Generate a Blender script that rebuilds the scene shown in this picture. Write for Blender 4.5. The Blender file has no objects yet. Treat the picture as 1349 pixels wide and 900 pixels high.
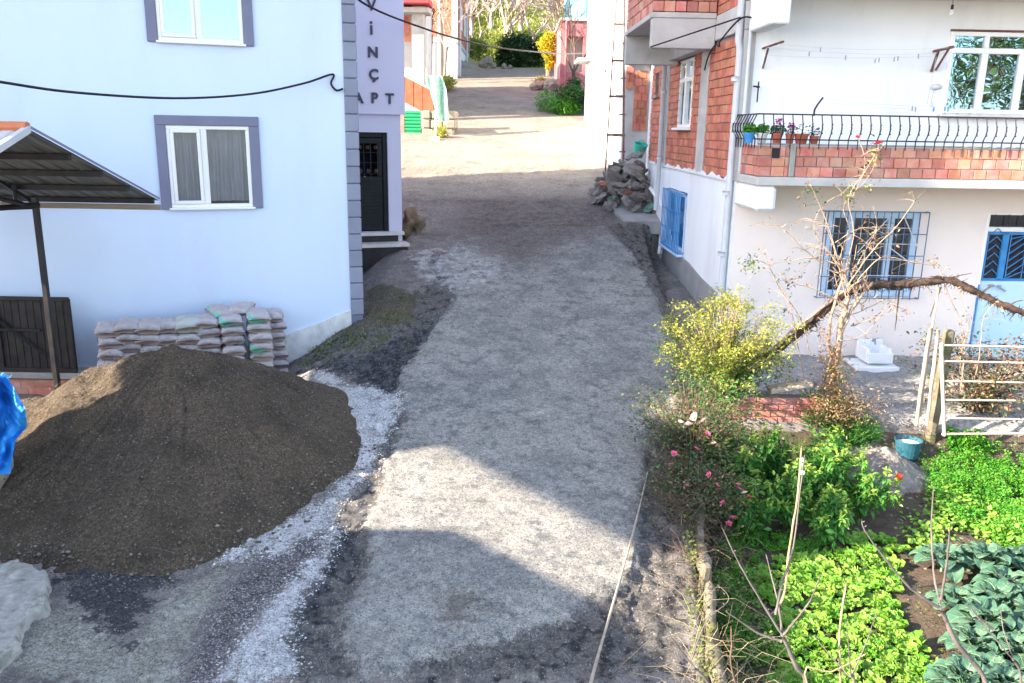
import math
# lighting settings
SE=math.radians(24);SA=math.radians(-19);SUN=5.0;SKY=.15;EXPO=2.18
import bpy, math, random
import numpy as np
from mathutils import Vector, Matrix, noise as mn
S=bpy.context.scene; COL=S.collection
random.seed(7); rng=np.random.default_rng(7)
pi=math.pi
# ------------------------------------------------------------------ camera geometry (used to place things at measured spots)
F=1110.;TH=math.radians(14.16);RO=math.radians(.96);CZ=4.0
c_,s_=math.cos(TH),math.sin(TH);cr,sr=math.cos(RO),math.sin(RO)
CR=Vector((cr,sr*s_,sr*c_));CU=Vector((-sr,cr*s_,cr*c_));CF=Vector((0,c_,-s_))
def ray(u,v):
    u=float(u);v=float(v);return CF+(u-674.5)/F*CR-(v-450)/F*CU
def atY(u,v,Y):
    d=ray(u,v);k=Y/d.y;return Vector((d.x*k,Y,CZ+d.z*k))
def atZ(u,v,z):
    d=ray(u,v);k=(z-CZ)/d.z;return Vector((d.x*k,d.y*k,z))
def sm(a,b,x):
    t=np.clip((x-a)/(b-a),0,1);return t*t*(3-2*t)
# ------------------------------------------------------------------ terrain
RP=np.array([(-30,-.3),(2,-.02),(5.5,0),(7.7,.1),(9.3,.25),(11.5,.54),(14.3,1.0),(17.5,1.75),(20.5,2.32),(23,2.65),(30,3.5),(36,4.3),(43,5.45),(50,6.6),(56,7.6),(61,8.1),(66,8.4),(75,12.),(95,21),(130,38)])
EP=np.array([(2,1.3),(5,1.45),(6,1.55),(7.4,1.75),(9.3,2.1),(11,2.45),(13,2.7),(14.3,2.62),(17,2.72),(18.9,2.85)])
def road_z(y):
    a=np.interp(y-.9,RP[:,0],RP[:,1]);b=np.interp(y,RP[:,0],RP[:,1]);c=np.interp(y+.9,RP[:,0],RP[:,1]);return (a+2*b+c)/4
def gz(x,y):
    x=np.asarray(x,float);y=np.asarray(y,float)
    r=road_z(y)
    left=np.minimum(r,.04+.02*np.maximum(y-9,0))
    left=left+(r-left)*sm(15,20,y)
    z=left+(r-left)*sm(-4.1,-2.2,x)
    xe=np.interp(y,EP[:,0],EP[:,1])
    strip=1.0+(y-14.3)*.06
    yard=.49-.05*(13.3-y)
    gard=-.08-.09*np.maximum(10.4-y,0)**.8
    t=gard+(yard-gard)*sm(10.25,10.75,y)
    t=t+(strip-t)*sm(13.0,14.3,y)*(1-sm(3.3,3.6,x))+0
    t=np.where((x>3.6)&(y>13),.49,t)
    w=sm(0,.22,x-xe)
    w=w*(1-sm(18.85,19.0,y+.12*np.sin(x*9)))
    z=z+(t-z)*w
    # hillside: left bank in the distance and general rise outwards
    z=z+sm(52,58,y)*sm(-1.9,-7,x)*2.2+sm(40,48,y)*sm(4.5,9,x)*2
    return z
def gzs(x,y): return float(gz(x,y))
def onG(u,v):
    d=ray(u,v);k=3.
    for i in range(3000):
        p=d*k
        if p.z+CZ<gzs(p.x,p.y): break
        k+=.02
    return Vector((p.x,p.y,gzs(p.x,p.y)))
# ------------------------------------------------------------------ scene helpers
def tag(o,label=None,cat=None,group=None,kind=None):
    if label:o['label']=label
    if cat:o['category']=cat
    if group:o['group']=group
    if kind:o['kind']=kind
    return o
def thing(name,label,cat,loc=(0,0,0),rz=0,group=None):
    o=bpy.data.objects.new(name,None);COL.objects.link(o);o.location=loc;o.rotation_euler=(0,0,rz);o.empty_display_size=.1
    return tag(o,label,cat,group)
def dup(o,parent=None,**k):
    n=o.copy();COL.objects.link(n)
    if parent is not None:n.parent=parent
    for ch in list(o.children): dup(ch,n)
    return n
class MB:
    def __init__(s): s.v=[];s.f=[];s.m=[];s.uv=None;s.mi=0
    def add(s,vs,fs):
        b=len(s.v);s.v.extend(tuple(p) for p in vs);s.f.extend(tuple(i+b for i in f) for f in fs);s.m.extend([s.mi]*len(fs));return s
    def box(s,x0,x1,y0,y1,z0,z1,M=None):
        vs=[(x,y,z) for z in (z0,z1) for y in (y0,y1) for x in (x0,x1)]
        if M is not None: vs=[M@Vector(p) for p in vs]
        return s.add(vs,[(0,2,3,1),(4,5,7,6),(0,1,5,4),(2,6,7,3),(0,4,6,2),(1,3,7,5)])
    def cbox(s,x0,x1,y0,y1,z0,z1,b=.01,M=None):  # box with chamfered edges
        cx,cy,cz=(x0+x1)/2,(y0+y1)/2,(z0+z1)/2;hx,hy,hz=abs(x1-x0)/2,abs(y1-y0)/2,abs(z1-z0)/2
        b=min(b,hx*.45,hy*.45,hz*.45);vs=[];ix={}
        for sx in(-1,1):
            for sy in(-1,1):
                for sz in(-1,1):
                    for k,(a,bb,c) in enumerate(((0,b,b),(b,0,b),(b,b,0))):
                        ix[sx,sy,sz,k]=len(vs);vs.append((cx+sx*(hx-a),cy+sy*(hy-bb),cz+sz*(hz-c)))
        fs=[]
        for sg in(-1,1):
            q=lambda *l:fs.append(l if sg>0 else l[::-1])
            q(ix[sg,-1,-1,0],ix[sg,1,-1,0],ix[sg,1,1,0],ix[sg,-1,1,0])
            q(ix[-1,sg,-1,1],ix[-1,sg,1,1],ix[1,sg,1,1],ix[1,sg,-1,1])
            q(ix[-1,-1,sg,2],ix[1,-1,sg,2],ix[1,1,sg,2],ix[-1,1,sg,2])
        for a in(-1,1):
            for c in(-1,1):
                fs.append((ix[a,c,-1,0],ix[a,c,1,0],ix[a,c,1,1],ix[a,c,-1,1]))
                fs.append((ix[a,-1,c,0],ix[a,1,c,0],ix[a,1,c,2],ix[a,-1,c,2]))
                fs.append((ix[-1,a,c,1],ix[1,a,c,1],ix[1,a,c,2],ix[-1,a,c,2]))
                for d in(-1,1): fs.append((ix[a,c,d,0],ix[a,c,d,1],ix[a,c,d,2]))
        if M is not None: vs=[M@Vector(p) for p in vs]
        return s.add(vs,fs)
    def tube(s,pts,r,n=6,cap=True):
        pts=[Vector(p) for p in pts]
        if not hasattr(r,'__len__'): r=[r]*len(pts)
        vs=[];fs=[];up=None
        for i,p in enumerate(pts):
            t=(pts[min(i+1,len(pts)-1)]-pts[max(i-1,0)])
            if t.length<1e-9:t=Vector((0,0,1))
            t.normalize()
            if up is None:
                up=Vector((0,0,1)) if abs(t.z)<.9 else Vector((1,0,0))
            a=t.cross(up)
            if a.length<1e-6:a=t.orthogonal()
            a.normalize();b=a.cross(t).normalized();up=b
            for k in range(n):
                an=2*pi*k/n;vs.append(p+r[i]*(math.cos(an)*a+math.sin(an)*b))
        for i in range(len(pts)-1):
            for k in range(n):
                k2=(k+1)%n;fs.append((i*n+k,i*n+k2,(i+1)*n+k2,(i+1)*n+k))
        if cap:
            fs.append(tuple(range(n)));fs.append(tuple(range((len(pts)-1)*n,len(pts)*n))[::-1])
        return s.add(vs,fs)
    def lathe(s,prof,c=(0,0,0),n=20):
        vs=[];fs=[];c=Vector(c)
        for r,z in prof:
            for k in range(n):
                a=2*pi*k/n;vs.append(c+Vector((r*math.cos(a),r*math.sin(a),z)))
        for i in range(len(prof)-1):
            for k in range(n):
                k2=(k+1)%n;fs.append((i*n+k,i*n+k2,(i+1)*n+k2,(i+1)*n+k))
        return s.add(vs,fs)
    def prism(s,poly,h,ax='y',o=0):  # poly in plane, extruded along axis from o to o+h
        n=len(poly)
        def P(a,b,k): return {'y':(a,k,b),'x':(k,a,b),'z':(a,b,k)}[ax]
        vs=[P(a,b,o) for a,b in poly]+[P(a,b,o+h) for a,b in poly]
        return s.add(vs,[tuple(range(n))[::-1],tuple(range(n,2*n))]+[(i,(i+1)%n,(i+1)%n+n,i+n) for i in range(n)])
    def build(s,name,mat,parent=None,smooth=False):
        me=bpy.data.meshes.new(name);me.from_pydata(s.v,[],s.f)
        for m in (mat if isinstance(mat,(list,tuple)) else [mat]): me.materials.append(m)
        if isinstance(mat,(list,tuple)): me.polygons.foreach_set('material_index',s.m)
        if smooth: me.polygons.foreach_set('use_smooth',[True]*len(me.polygons))
        me.update()
        o=bpy.data.objects.new(name,me);COL.objects.link(o)
        if parent is not None:o.parent=parent
        return o
def npmesh(name,V,Fq,mat,parent=None,smooth=False,uv=None):
    me=bpy.data.meshes.new(name);V=np.asarray(V,np.float32);Fq=np.asarray(Fq,np.int32)
    me.vertices.add(len(V));me.vertices.foreach_set('co',V.ravel())
    k=Fq.shape[1];me.loops.add(Fq.size);me.loops.foreach_set('vertex_index',Fq.ravel())
    me.polygons.add(len(Fq));me.polygons.foreach_set('loop_start',np.arange(0,Fq.size,k,dtype=np.int32))
    me.polygons.foreach_set('loop_total',np.full(len(Fq),k,np.int32))
    if smooth: me.polygons.foreach_set('use_smooth',np.ones(len(Fq),bool))
    if uv is not None:
        l=me.uv_layers.new(name='UVMap');l.data.foreach_set('uv',np.asarray(uv,np.float32)[Fq.ravel()].ravel())
    me.materials.append(mat);me.update(calc_edges=True);me.validate()
    o=bpy.data.objects.new(name,me);COL.objects.link(o)
    if parent is not None:o.parent=parent
    return o
class Frame:
    def __init__(s,x,y,a): s.o=Vector((x,y,0));s.a=a;s.ax=Vector((math.cos(a),math.sin(a),0));s.ay=Vector((-math.sin(a),math.cos(a),0))
    def w(s,x,y,z):
        x=float(x);y=float(y);return s.o+s.ax*x+s.ay*y+Vector((0,0,z))
    def loc(s,p): d=Vector(p)-s.o;return Vector((d.dot(s.ax),d.dot(s.ay),p[2]))
    def py(s,u,v,y=0):
        d=ray(u,v);q=s.o+s.ay*y;k=q.dot(s.ay)/d.dot(s.ay);p=d*k;l=s.loc(p);return l.x,p.z+CZ
    def px(s,u,v,x=0):
        d=ray(u,v);q=s.o+s.ax*x;k=q.dot(s.ax)/d.dot(s.ax);p=d*k;l=s.loc(p);return l.y,p.z+CZ
def wall_holes(mb,x0,x1,z0,z1,holes,y0,y1,sw=False):
    """wall sheet on plane y0 with reveals back to y1; sw: run along y with plane x=y0"""
    P=(lambda a,y,z:(a,y,z)) if not sw else (lambda a,y,z:(y,a,z))
    xs=sorted({x0,x1,*[h[0] for h in holes],*[h[1] for h in holes]});zs=sorted({z0,z1,*[h[2] for h in holes],*[h[3] for h in holes]})
    for i in range(len(xs)-1):
        for j in range(len(zs)-1):
            cx,cz=(xs[i]+xs[i+1])/2,(zs[j]+zs[j+1])/2
            if any(h[0]<cx<h[1] and h[2]<cz<h[3] for h in holes): continue
            for yy in (y0,y1): mb.add([P(xs[i],yy,zs[j]),P(xs[i+1],yy,zs[j]),P(xs[i+1],yy,zs[j+1]),P(xs[i],yy,zs[j+1])],[(0,1,2,3)])
    for (a,b,c,d) in list(holes)+[(x0,x1,z0,z1)]:
        for q in ([P(a,y0,c),P(b,y0,c),P(b,y1,c),P(a,y1,c)],[P(a,y0,d),P(b,y0,d),P(b,y1,d),P(a,y1,d)],[P(a,y0,c),P(a,y0,d),P(a,y1,d),P(a,y1,c)],[P(b,y0,c),P(b,y0,d),P(b,y1,d),P(b,y1,c)]):
            mb.add(q,[(0,1,2,3)])
    return mb
def bricks(mb,a0,a1,z0,z1,y,bw,bh,holes=(),sw=False,th=.1,gap=.012,run=.5,out=-1,jit=.006,seed=0):
    """individual bricks; face at plane y (outwards direction out)"""
    R=random.Random(seed);j=0;z=z0
    while z+bh*.5<z1:
        zt=min(z+bh,z1);a=a0-((j*run)%1)*bw
        while a<a1:
            l=max(a,a0);r=min(a+bw,a1)
            if r-l>.03:
                cx,cz=(l+r)/2,(z+zt)/2
                segs=[(l,r)]
                for h in holes:
                    if h[2]-bh*.4<cz<h[3]+bh*.2:
                        ns=[]
                        for p,q in segs:
                            if q<=h[0] or p>=h[1]: ns.append((p,q));continue
                            if p<h[0]-.03: ns.append((p,h[0]))
                            if q>h[1]+.03: ns.append((h[1],q))
                        segs=ns
                for p,q in segs:
                    d=R.uniform(0,jit)*-out;g=gap*R.uniform(.6,1.5)/2;yo=y+d;yi=y-out*th;dz=R.uniform(-.002,.002)
                    lo,hi=min(yo,yi),max(yo,yi)
                    if sw: mb.cbox(lo,hi,p+g,q-g,z+g+dz,zt-g+dz,.004)
                    else: mb.cbox(p+g,q-g,lo,hi,z+g+dz,zt-g+dz,.004)
            a+=bw
        z+=bh;j+=1
    return mb
# ------------------------------------------------------------------ materials
def N(nt,t,**k):
    n=nt.nodes.new(t)
    for a,b in k.items():
        if a.startswith('i_'): n.inputs[int(a[2:]) if a[2:].isdigit() else a[2:].replace('_',' ')].default_value=b
        else: setattr(n,a,b)
    return n
def col4(c): return (*c,1) if len(c)==3 else c
def M(name,c1,c2=None,scale=4,rough=.85,bump=.0,bscale=40,island=0,metal=0,c3=None,s3=1.2,t3=(.5,.65),spec=.3,speck=None,trans=0,bdist=.01,stretch=None,rgh=.55):
    m=bpy.data.materials.new(name);m.use_nodes=True;nt=m.node_tree;b=nt.nodes['Principled BSDF'];L=nt.links.new
    b.inputs['Roughness'].default_value=rough;b.inputs['Metallic'].default_value=metal;b.inputs['Specular IOR Level'].default_value=spec
    tc=N(nt,'ShaderNodeTexCoord');co=tc.outputs['Object']
    if stretch:
        mp=N(nt,'ShaderNodeMapping');mp.inputs['Scale'].default_value=stretch;L(co,mp.inputs[0]);co=mp.outputs[0]
    rgb=N(nt,'ShaderNodeRGB');rgb.outputs[0].default_value=col4(c1);cur=rgb.outputs[0]
    def noise(sc,det=7,ro=.6):
        n=N(nt,'ShaderNodeTexNoise');n.inputs['Scale'].default_value=sc;n.inputs['Detail'].default_value=det;n.inputs['Roughness'].default_value=ro;L(co,n.inputs['Vector']);return n.outputs['Fac']
    def mix(a,c,f):
        x=N(nt,'ShaderNodeMix',data_type='RGBA');L(f,x.inputs[0]);L(a,x.inputs[6])
        if isinstance(c,tuple): x.inputs[7].default_value=col4(c)
        else: L(c,x.inputs[7])
        return x.outputs[2]
    def ramp(f,a,b_):
        r=N(nt,'ShaderNodeMapRange');r.inputs[1].default_value=a;r.inputs[2].default_value=b_;L(f,r.inputs[0]);return r.outputs[0]
    if c2: cur=mix(cur,c2,ramp(noise(scale,8,rgh),.35,.65))
    if c3: cur=mix(cur,c3,ramp(noise(s3,8,.65),*t3))
    if speck:  # (colour, scale, threshold)
        vo=N(nt,'ShaderNodeTexVoronoi');vo.inputs['Scale'].default_value=speck[1];L(co,vo.inputs['Vector'])
        sep=N(nt,'ShaderNodeSeparateColor');L(vo.outputs['Color'],sep.inputs[0])
        cur=mix(cur,speck[0],ramp(sep.outputs[0],speck[2],speck[2]+.02))
    if island:
        g=N(nt,'ShaderNodeNewGeometry');h=N(nt,'ShaderNodeHueSaturation');L(cur,h.inputs['Color'])
        r=N(nt,'ShaderNodeMapRange');r.inputs[3].default_value=1-island;r.inputs[4].default_value=1+island;L(g.outputs['Random Per Island'],r.inputs[0]);L(r.outputs[0],h.inputs['Value'])
        mm=N(nt,'ShaderNodeMath',operation='MULTIPLY');mm.inputs[1].default_value=7.31;L(g.outputs['Random Per Island'],mm.inputs[0])
        fr=N(nt,'ShaderNodeMath',operation='FRACT');L(mm.outputs[0],fr.inputs[0])
        r2=N(nt,'ShaderNodeMapRange');r2.inputs[3].default_value=.5-island*.07;r2.inputs[4].default_value=.5+island*.07;L(fr.outputs[0],r2.inputs[0]);L(r2.outputs[0],h.inputs['Hue']);cur=h.outputs[0]
    L(cur,b.inputs['Base Color'])
    if bump:
        bp=N(nt,'ShaderNodeBump');bp.inputs['Strength'].default_value=bump;bp.inputs['Distance'].default_value=bdist;L(noise(bscale,6,.7),bp.inputs['Height']);L(bp.outputs[0],b.inputs['Normal'])
    if trans:
        tr=N(nt,'ShaderNodeBsdfTranslucent');L(cur,tr.inputs[0]);mx=N(nt,'ShaderNodeMixShader');mx.inputs[0].default_value=trans
        L(b.outputs[0],mx.inputs[1]);L(tr.outputs[0],mx.inputs[2]);L(mx.outputs[0],nt.nodes['Material Output'].inputs[0])
    return m
def glass(name,tint=(.9,.95,1),refl=.12,gc=(.75,.88,1)):
    m=bpy.data.materials.new(name);m.use_nodes=True;nt=m.node_tree;L=nt.links.new
    nt.nodes.remove(nt.nodes['Principled BSDF'])
    g=N(nt,'ShaderNodeBsdfGlossy');g.inputs['Roughness'].default_value=.01;g.inputs[0].default_value=col4(gc);t=N(nt,'ShaderNodeBsdfTransparent');t.inputs[0].default_value=col4(tint)
    lw=N(nt,'ShaderNodeLayerWeight');lw.inputs[0].default_value=.25
    ad=N(nt,'ShaderNodeMath',operation='ADD');ad.inputs[1].default_value=refl;ad.use_clamp=True;L(lw.outputs['Fresnel'],ad.inputs[0])
    mx=N(nt,'ShaderNodeMixShader');L(ad.outputs[0],mx.inputs[0]);L(t.outputs[0],mx.inputs[1]);L(g.outputs[0],mx.inputs[2]);L(mx.outputs[0],nt.nodes['Material Output'].inputs[0])
    n=N(nt,'ShaderNodeTexNoise');n.inputs['Scale'].default_value=1.3;tc=N(nt,'ShaderNodeTexCoord');L(tc.outputs['Object'],n.inputs['Vector'])
    bp=N(nt,'ShaderNodeBump');bp.inputs['Strength'].default_value=.08;bp.inputs['Distance'].default_value=.05;L(n.outputs[0],bp.inputs['Height']);L(bp.outputs[0],g.inputs['Normal'])
    return m
m_blue=M('facade_paint',(.64,.75,.92),(.61,.72,.90),scale=.9,bump=.3,bscale=70,c3=(.58,.66,.82),s3=1.1,t3=(.5,.85),stretch=(1,1,.35))
m_wbase=M('cement_base',(.78,.79,.80),(.6,.6,.6),scale=6,bump=.8,bscale=25)
m_trim=M('grey_trim',(.20,.21,.30),(.18,.19,.27),scale=3,bump=.1)
m_quoin=M('quoin_grey',(.26,.28,.36),(.23,.25,.33),scale=3,bump=.2,island=.1)
m_lilac=M('tower_paint',(.68,.67,.82),(.65,.65,.80),scale=.8,bump=.1)
m_letter=M('letter_paint',(.06,.06,.10),rough=.5)
m_pvc=M('white_pvc',(.84,.84,.85),(.80,.80,.80),scale=2,rough=.35,spec=.5)
m_pvcb=M('pale_blue_pvc',(.50,.66,.84),(.45,.6,.8),scale=3,rough=.4)
m_glass=glass('window_glass');m_glass2=glass('mirror_glass',(.4,.45,.5),.7,(.42,.66,.92))
m_dglass=glass('door_glass',(.5,.6,.7),-.06)
m_curt=M('net_curtain',(.46,.44,.56),(.30,.28,.38),scale=5,stretch=(6,6,.4),trans=.3)
m_curt2=M('pale_curtain',(.7,.85,.9),(.6,.78,.85),scale=4,stretch=(5,5,.4),trans=.2)
m_dark=M('room_dark',(.03,.03,.035),rough=.9)
m_black=M('black_metal',(.012,.012,.016),(.03,.028,.028),scale=5,rough=.5,bump=.15)
m_iron=M('wrought_iron',(.02,.02,.028),rough=.5)
m_door=M('dark_door',(.006,.009,.014),(.012,.015,.02),scale=8,rough=.5,spec=.25)
m_brass=M('dull_brass',(.25,.18,.09),rough=.4,metal=.6)
m_marble=M('marble_sill',(.72,.70,.68),(.55,.52,.5),scale=6,rough=.4)
m_roofs=M('corrugated_under',(.10,.11,.105),(.24,.25,.25),scale=2,rough=.7,stretch=(9,.6,1))
m_roofl=M('galvanised_sheet',(.62,.64,.66),(.5,.52,.54),scale=3,rough=.45,metal=.3)
m_orange=M('ridge_tile',(.5,.17,.08),(.42,.14,.08),scale=5)
m_wood=M('pale_fascia_wood',(.36,.30,.24),(.25,.2,.16),scale=3,stretch=(.5,8,8),bump=.3)
m_bluetarp=M('blue_tarp',(.02,.22,.62),(.05,.34,.75),scale=4,rough=.4,bump=.35,bscale=14,bdist=.03)
m_bag=M('cement_bag_paper',(.45,.41,.415),(.54,.50,.51),scale=7,rough=.8,bump=.8,bscale=22,bdist=.02,c3=(.33,.30,.31),s3=3,t3=(.55,.8))
m_pile=M('sand_gravel',(.055,.041,.028),(.15,.115,.08),scale=38,bump=1.,bscale=60,bdist=.035,c3=(.048,.036,.026),s3=1.6,t3=(.45,.72),speck=((.27,.25,.22),125,.962))
m_conc=M('old_concrete',(.36,.35,.34),(.27,.265,.26),scale=3,bump=.6,bscale=35,c3=(.2,.2,.19),s3=1.3,t3=(.55,.75))
m_concl=M('pale_concrete',(.52,.51,.50),(.42,.41,.41),scale=2.5,bump=.4,bscale=25,c3=(.33,.32,.31),s3=2,t3=(.6,.8))
m_brick=M('hollow_brick',(.45,.135,.082),(.53,.21,.14),scale=9,bump=.5,bscale=60,island=.2,c3=(.48,.30,.24),s3=2.2,t3=(.55,.8))
m_brickp=M('weathered_brick',(.44,.16,.11),(.52,.25,.20),scale=7,bump=.4,bscale=60,island=.25,c3=(.50,.36,.32),s3=3,t3=(.5,.8))
m_mortar=M('mortar',(.20,.16,.14),(.3,.27,.25),scale=8,bump=.5)
m_white=M('whitewash',(.83,.85,.88),(.78,.80,.84),scale=1.5,bump=.35,bscale=50,c3=(.66,.67,.69),s3=1.3,t3=(.52,.8),stretch=(1,1,.3))
m_cream=M('pinkish_paint',(.84,.75,.72),(.81,.72,.69),scale=1.3,bump=.2,bscale=60,c3=(.66,.62,.62),s3=.7,t3=(.5,.8))
m_plinth=M('grey_plinth',(.30,.30,.31),(.24,.24,.25),scale=3,bump=.4,bscale=30)
m_pipe=M('grey_pipe',(.55,.57,.60),(.48,.5,.53),scale=3,rough=.4)
m_bluep=M('blue_paint',(.03,.20,.50),(.05,.26,.58),scale=5,rough=.4)
m_blueg=M('faded_blue_iron',(.07,.13,.25),(.12,.2,.34),scale=5,rough=.5)
m_doorb=M('pale_blue_door',(.50,.70,.85),(.45,.66,.82),scale=2,rough=.4)
m_brown=M('brown_metal',(.12,.05,.045),(.18,.09,.07),scale=8,rough=.6)
m_cable=M('black_cable',(.01,.01,.014),rough=.5)
m_white_cord=M('pale_cord',(.6,.62,.66),rough=.6)
m_rub=M('torn_sack',(.17,.15,.14),(.27,.245,.23),scale=4,bump=.7,bscale=18,bdist=.02,c3=(.15,.13,.12),s3=2.5,t3=(.5,.7))
m_rubg=M('green_sack',(.10,.28,.20),(.2,.3,.26),scale=4,bump=.6,bscale=15)
m_rust=M('rusty_steel',(.16,.07,.05),(.26,.17,.14),scale=7,rough=.7,bump=.3)
m_stone=M('stones',(.33,.28,.22),(.24,.22,.19),scale=3,bump=.8,bscale=20)
m_gshut=M('green_shutter',(.02,.30,.12),(.03,.36,.15),scale=4,rough=.4)
m_net=M('green_net',(.20,.45,.36),(.45,.62,.55),scale=10,rough=.6,trans=.3)
m_red=M('red_paint',(.42,.06,.07),(.36,.05,.06),scale=3)
m_pink=M('pink_red_wall',(.45,.13,.15),(.5,.2,.2),scale=2,bump=.2)
m_bark=M('bark',(.10,.065,.05),(.17,.12,.09),scale=10,bump=.9,bscale=30,bdist=.015,stretch=(1,1,.5))
m_barkd=M('vine_bark',(.03,.02,.018),(.10,.065,.05),scale=12,bump=1,bscale=35,bdist=.02)
m_barkl=M('pale_bark',(.34,.26,.20),(.22,.16,.12),scale=9,bump=.6,bscale=30)
m_twig=M('pale_twigs',(.58,.48,.44),(.42,.32,.28),scale=3)
m_twigd=M('grey_twigs',(.095,.082,.078),(.155,.135,.13),scale=8,bump=.4)
m_post=M('weathered_post',(.46,.38,.30),(.30,.25,.20),scale=5,bump=.5,bscale=30,stretch=(3,3,.4))
m_mossp=M('mossy_stone',(.13,.11,.08),(.21,.185,.145),scale=5,bump=1,bscale=22,bdist=.02,c3=(.10,.10,.045),s3=3,t3=(.48,.6))
m_gate=M('white_gate_paint',(.62,.54,.46),(.42,.34,.28),scale=6,rough=.5,bump=.2)
m_terra=M('terracotta',(.42,.12,.07),(.36,.1,.06),scale=4)
m_plast=M('teal_plastic',(.02,.085,.12),(.03,.11,.15),scale=3,rough=.35)
m_bar=M('steel_grey',(.3,.33,.38),rough=.4,metal=.4)
def leafm(n,a,b,isl=.35,tr=.35,rough=.5,c3=None,t3=(.5,.7)): return M(n,a,b,scale=3,rough=rough,island=isl,trans=tr,spec=.35,c3=c3,s3=1.7,t3=t3)
l_lett2=leafm('dark_lettuce_leaf',(.10,.30,.025),(.17,.38,.04),.3,.3)
l_lett=leafm('lettuce_leaf',(.16,.36,.045),(.29,.50,.08),.22,.35)
l_kale=M('kale_leaf',(.05,.13,.075),(.11,.215,.125),scale=5,rough=.4,island=.35,trans=.15,bump=.3,bscale=18)
l_kvein=M('kale_vein',(.20,.30,.18),rough=.5)
l_pep=leafm('broad_green_leaf',(.045,.17,.025),(.10,.29,.05),.35,.3)
l_pepy=leafm('young_tip_leaf',(.22,.38,.06),(.32,.45,.08),.25,.4)
l_yel=leafm('yellow_green_leaf',(.30,.34,.05),(.42,.44,.10),.3,.4)
l_olive=leafm('olive_leaf',(.10,.15,.03),(.16,.2,.05),.35,.3)
l_herb=leafm('herb_leaf',(.06,.24,.02),(.12,.36,.035),.35,.3)
l_dark=leafm('dark_leaf',(.02,.06,.022),(.045,.10,.035),.4,.2)
l_dry=leafm('dry_leaf',(.20,.11,.06),(.34,.22,.13),.4,.25)
l_rose=leafm('rose_leaf',(.03,.075,.03),(.06,.11,.035),.35,.2)
l_yb=leafm('bright_yellow_leaf',(.55,.50,.03),(.62,.58,.08),.2,.4)
l_hill=leafm('hill_grass_blade',(.22,.30,.06),(.42,.46,.14),.3,.3)
m_straw=leafm('dry_straw',(.50,.42,.26),(.36,.28,.16),.3,.2)
m_pinkf=leafm('pink_petal',(.75,.10,.28),(.85,.3,.45),.2,.3)
m_palef=leafm('pale_pink_petal',(.9,.55,.55),(.9,.7,.65),.15,.3)
m_redf=leafm('red_petal',(.7,.02,.07),(.8,.06,.15),.2,.3)
# ------------------------------------------------------------------ ground sheets
def poly_px(pts): return np.array([tuple(onG(*p))[:2] for p in pts])
def sdist(X,Y,P):
    d=np.full(X.shape,1e9);ins=np.zeros(X.shape,bool);n=len(P)
    for i in range(n):
        ax,ay=P[i];bx,by=P[(i+1)%n];ex,ey=bx-ax,by-ay
        t=np.clip(((X-ax)*ex+(Y-ay)*ey)/(ex*ex+ey*ey+1e-12),0,1)
        d=np.minimum(d,np.hypot(X-ax-t*ex,Y-ay-t*ey))
        cond=((ay>Y)!=(by>Y));xi=(bx-ax)*(Y-ay)/(by-ay+1e-12)+ax
        ins^=cond&(X<xi)
    return np.where(ins,d,-d)
xs=np.concatenate([np.array([-60,-40,-25,-16,-11,-9,-8]),np.arange(-7,8.6,.045),np.array([9,10,12,16,25,40,60])])
ys=np.concatenate([np.array([-40,-20,-8,-2,1,3,4]),np.arange(4.6,14,.045),np.arange(14,24,.08),np.arange(24,62,.25),np.arange(62,128,1.)])
X,Y=np.meshgrid(xs,ys);Z=gz(X,Y)
# natural roughness
nzl=np.zeros_like(X)
def vnoise(X,Y,sc,seed):
    r=np.random.default_rng(seed).random((256,256));x=X*sc;y=Y*sc;xi=np.floor(x).astype(int);yi=np.floor(y).astype(int);fx=x-xi;fy=y-yi
    fx=fx*fx*(3-2*fx);fy=fy*fy*(3-2*fy);g=lambda a,b:r[a%256,b%256]
    return (g(xi,yi)*(1-fx)+g(xi+1,yi)*fx)*(1-fy)+(g(xi,yi+1)*(1-fx)+g(xi+1,yi+1)*fx)*fy-.5
P_mix=poly_px([(285,790),(330,735),(395,712),(432,690),(445,705),(400,765),(345,810),(305,870),(285,899),(235,899),(262,830)])
P_fresh=poly_px([(500,893),(480,892),(443,850),(450,810),(478,770),(488,730),(478,690),(508,620),(530,560),(520,505),(560,450),(600,395),(570,350),(600,320),(690,300),(800,300),(835,340),(868,400),(895,470),(900,540),(862,580),(850,640),(845,700),(835,760),(775,812),(755,815),(700,838),(640,862),(560,872),(540,895)])
P_fringe=poly_px([(300,899),(370,800),(400,740),(440,690),(490,600),(480,520),(400,480),(470,420),(560,380),(560,340),(700,300),(860,330),(885,400),(905,480),(905,600),(900,700),(915,899)])
P_w1=poly_px([(405,492),(430,497),(455,512),(490,511),(527,527),(519,556),(497,592),(488,625),(463,645),(440,668),(428,700),(395,712),(372,730),(330,728),(292,742),(320,712),(380,690),(430,665),(470,620),(468,590),(440,545),(432,520)])
P_w2=poly_px([(292,898),(312,868),(338,820),(362,792),(398,760),(425,728),(432,700),(447,700),(430,745),(385,800),(388,835),(378,858),(390,884),(372,899)])
P_moss=poly_px([(28,899),(30,840),(60,800),(110,790),(160,860),(225,790),(300,735),(290,790),(262,830),(240,899)])
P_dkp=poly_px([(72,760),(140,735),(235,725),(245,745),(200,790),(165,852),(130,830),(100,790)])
P_brn=poly_px([(575,800),(600,790),(630,793),(632,815),(605,835),(575,830)])
P_weed=poly_px([(482,382),(520,378),(550,390),(545,415),(520,430),(470,440),(400,455),(372,460),(400,440),(480,415)])
P_wet=poly_px([(600,262),(700,258),(800,262),(832,288),(800,310),(740,330),(690,360),(640,340),(590,300)])
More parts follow.
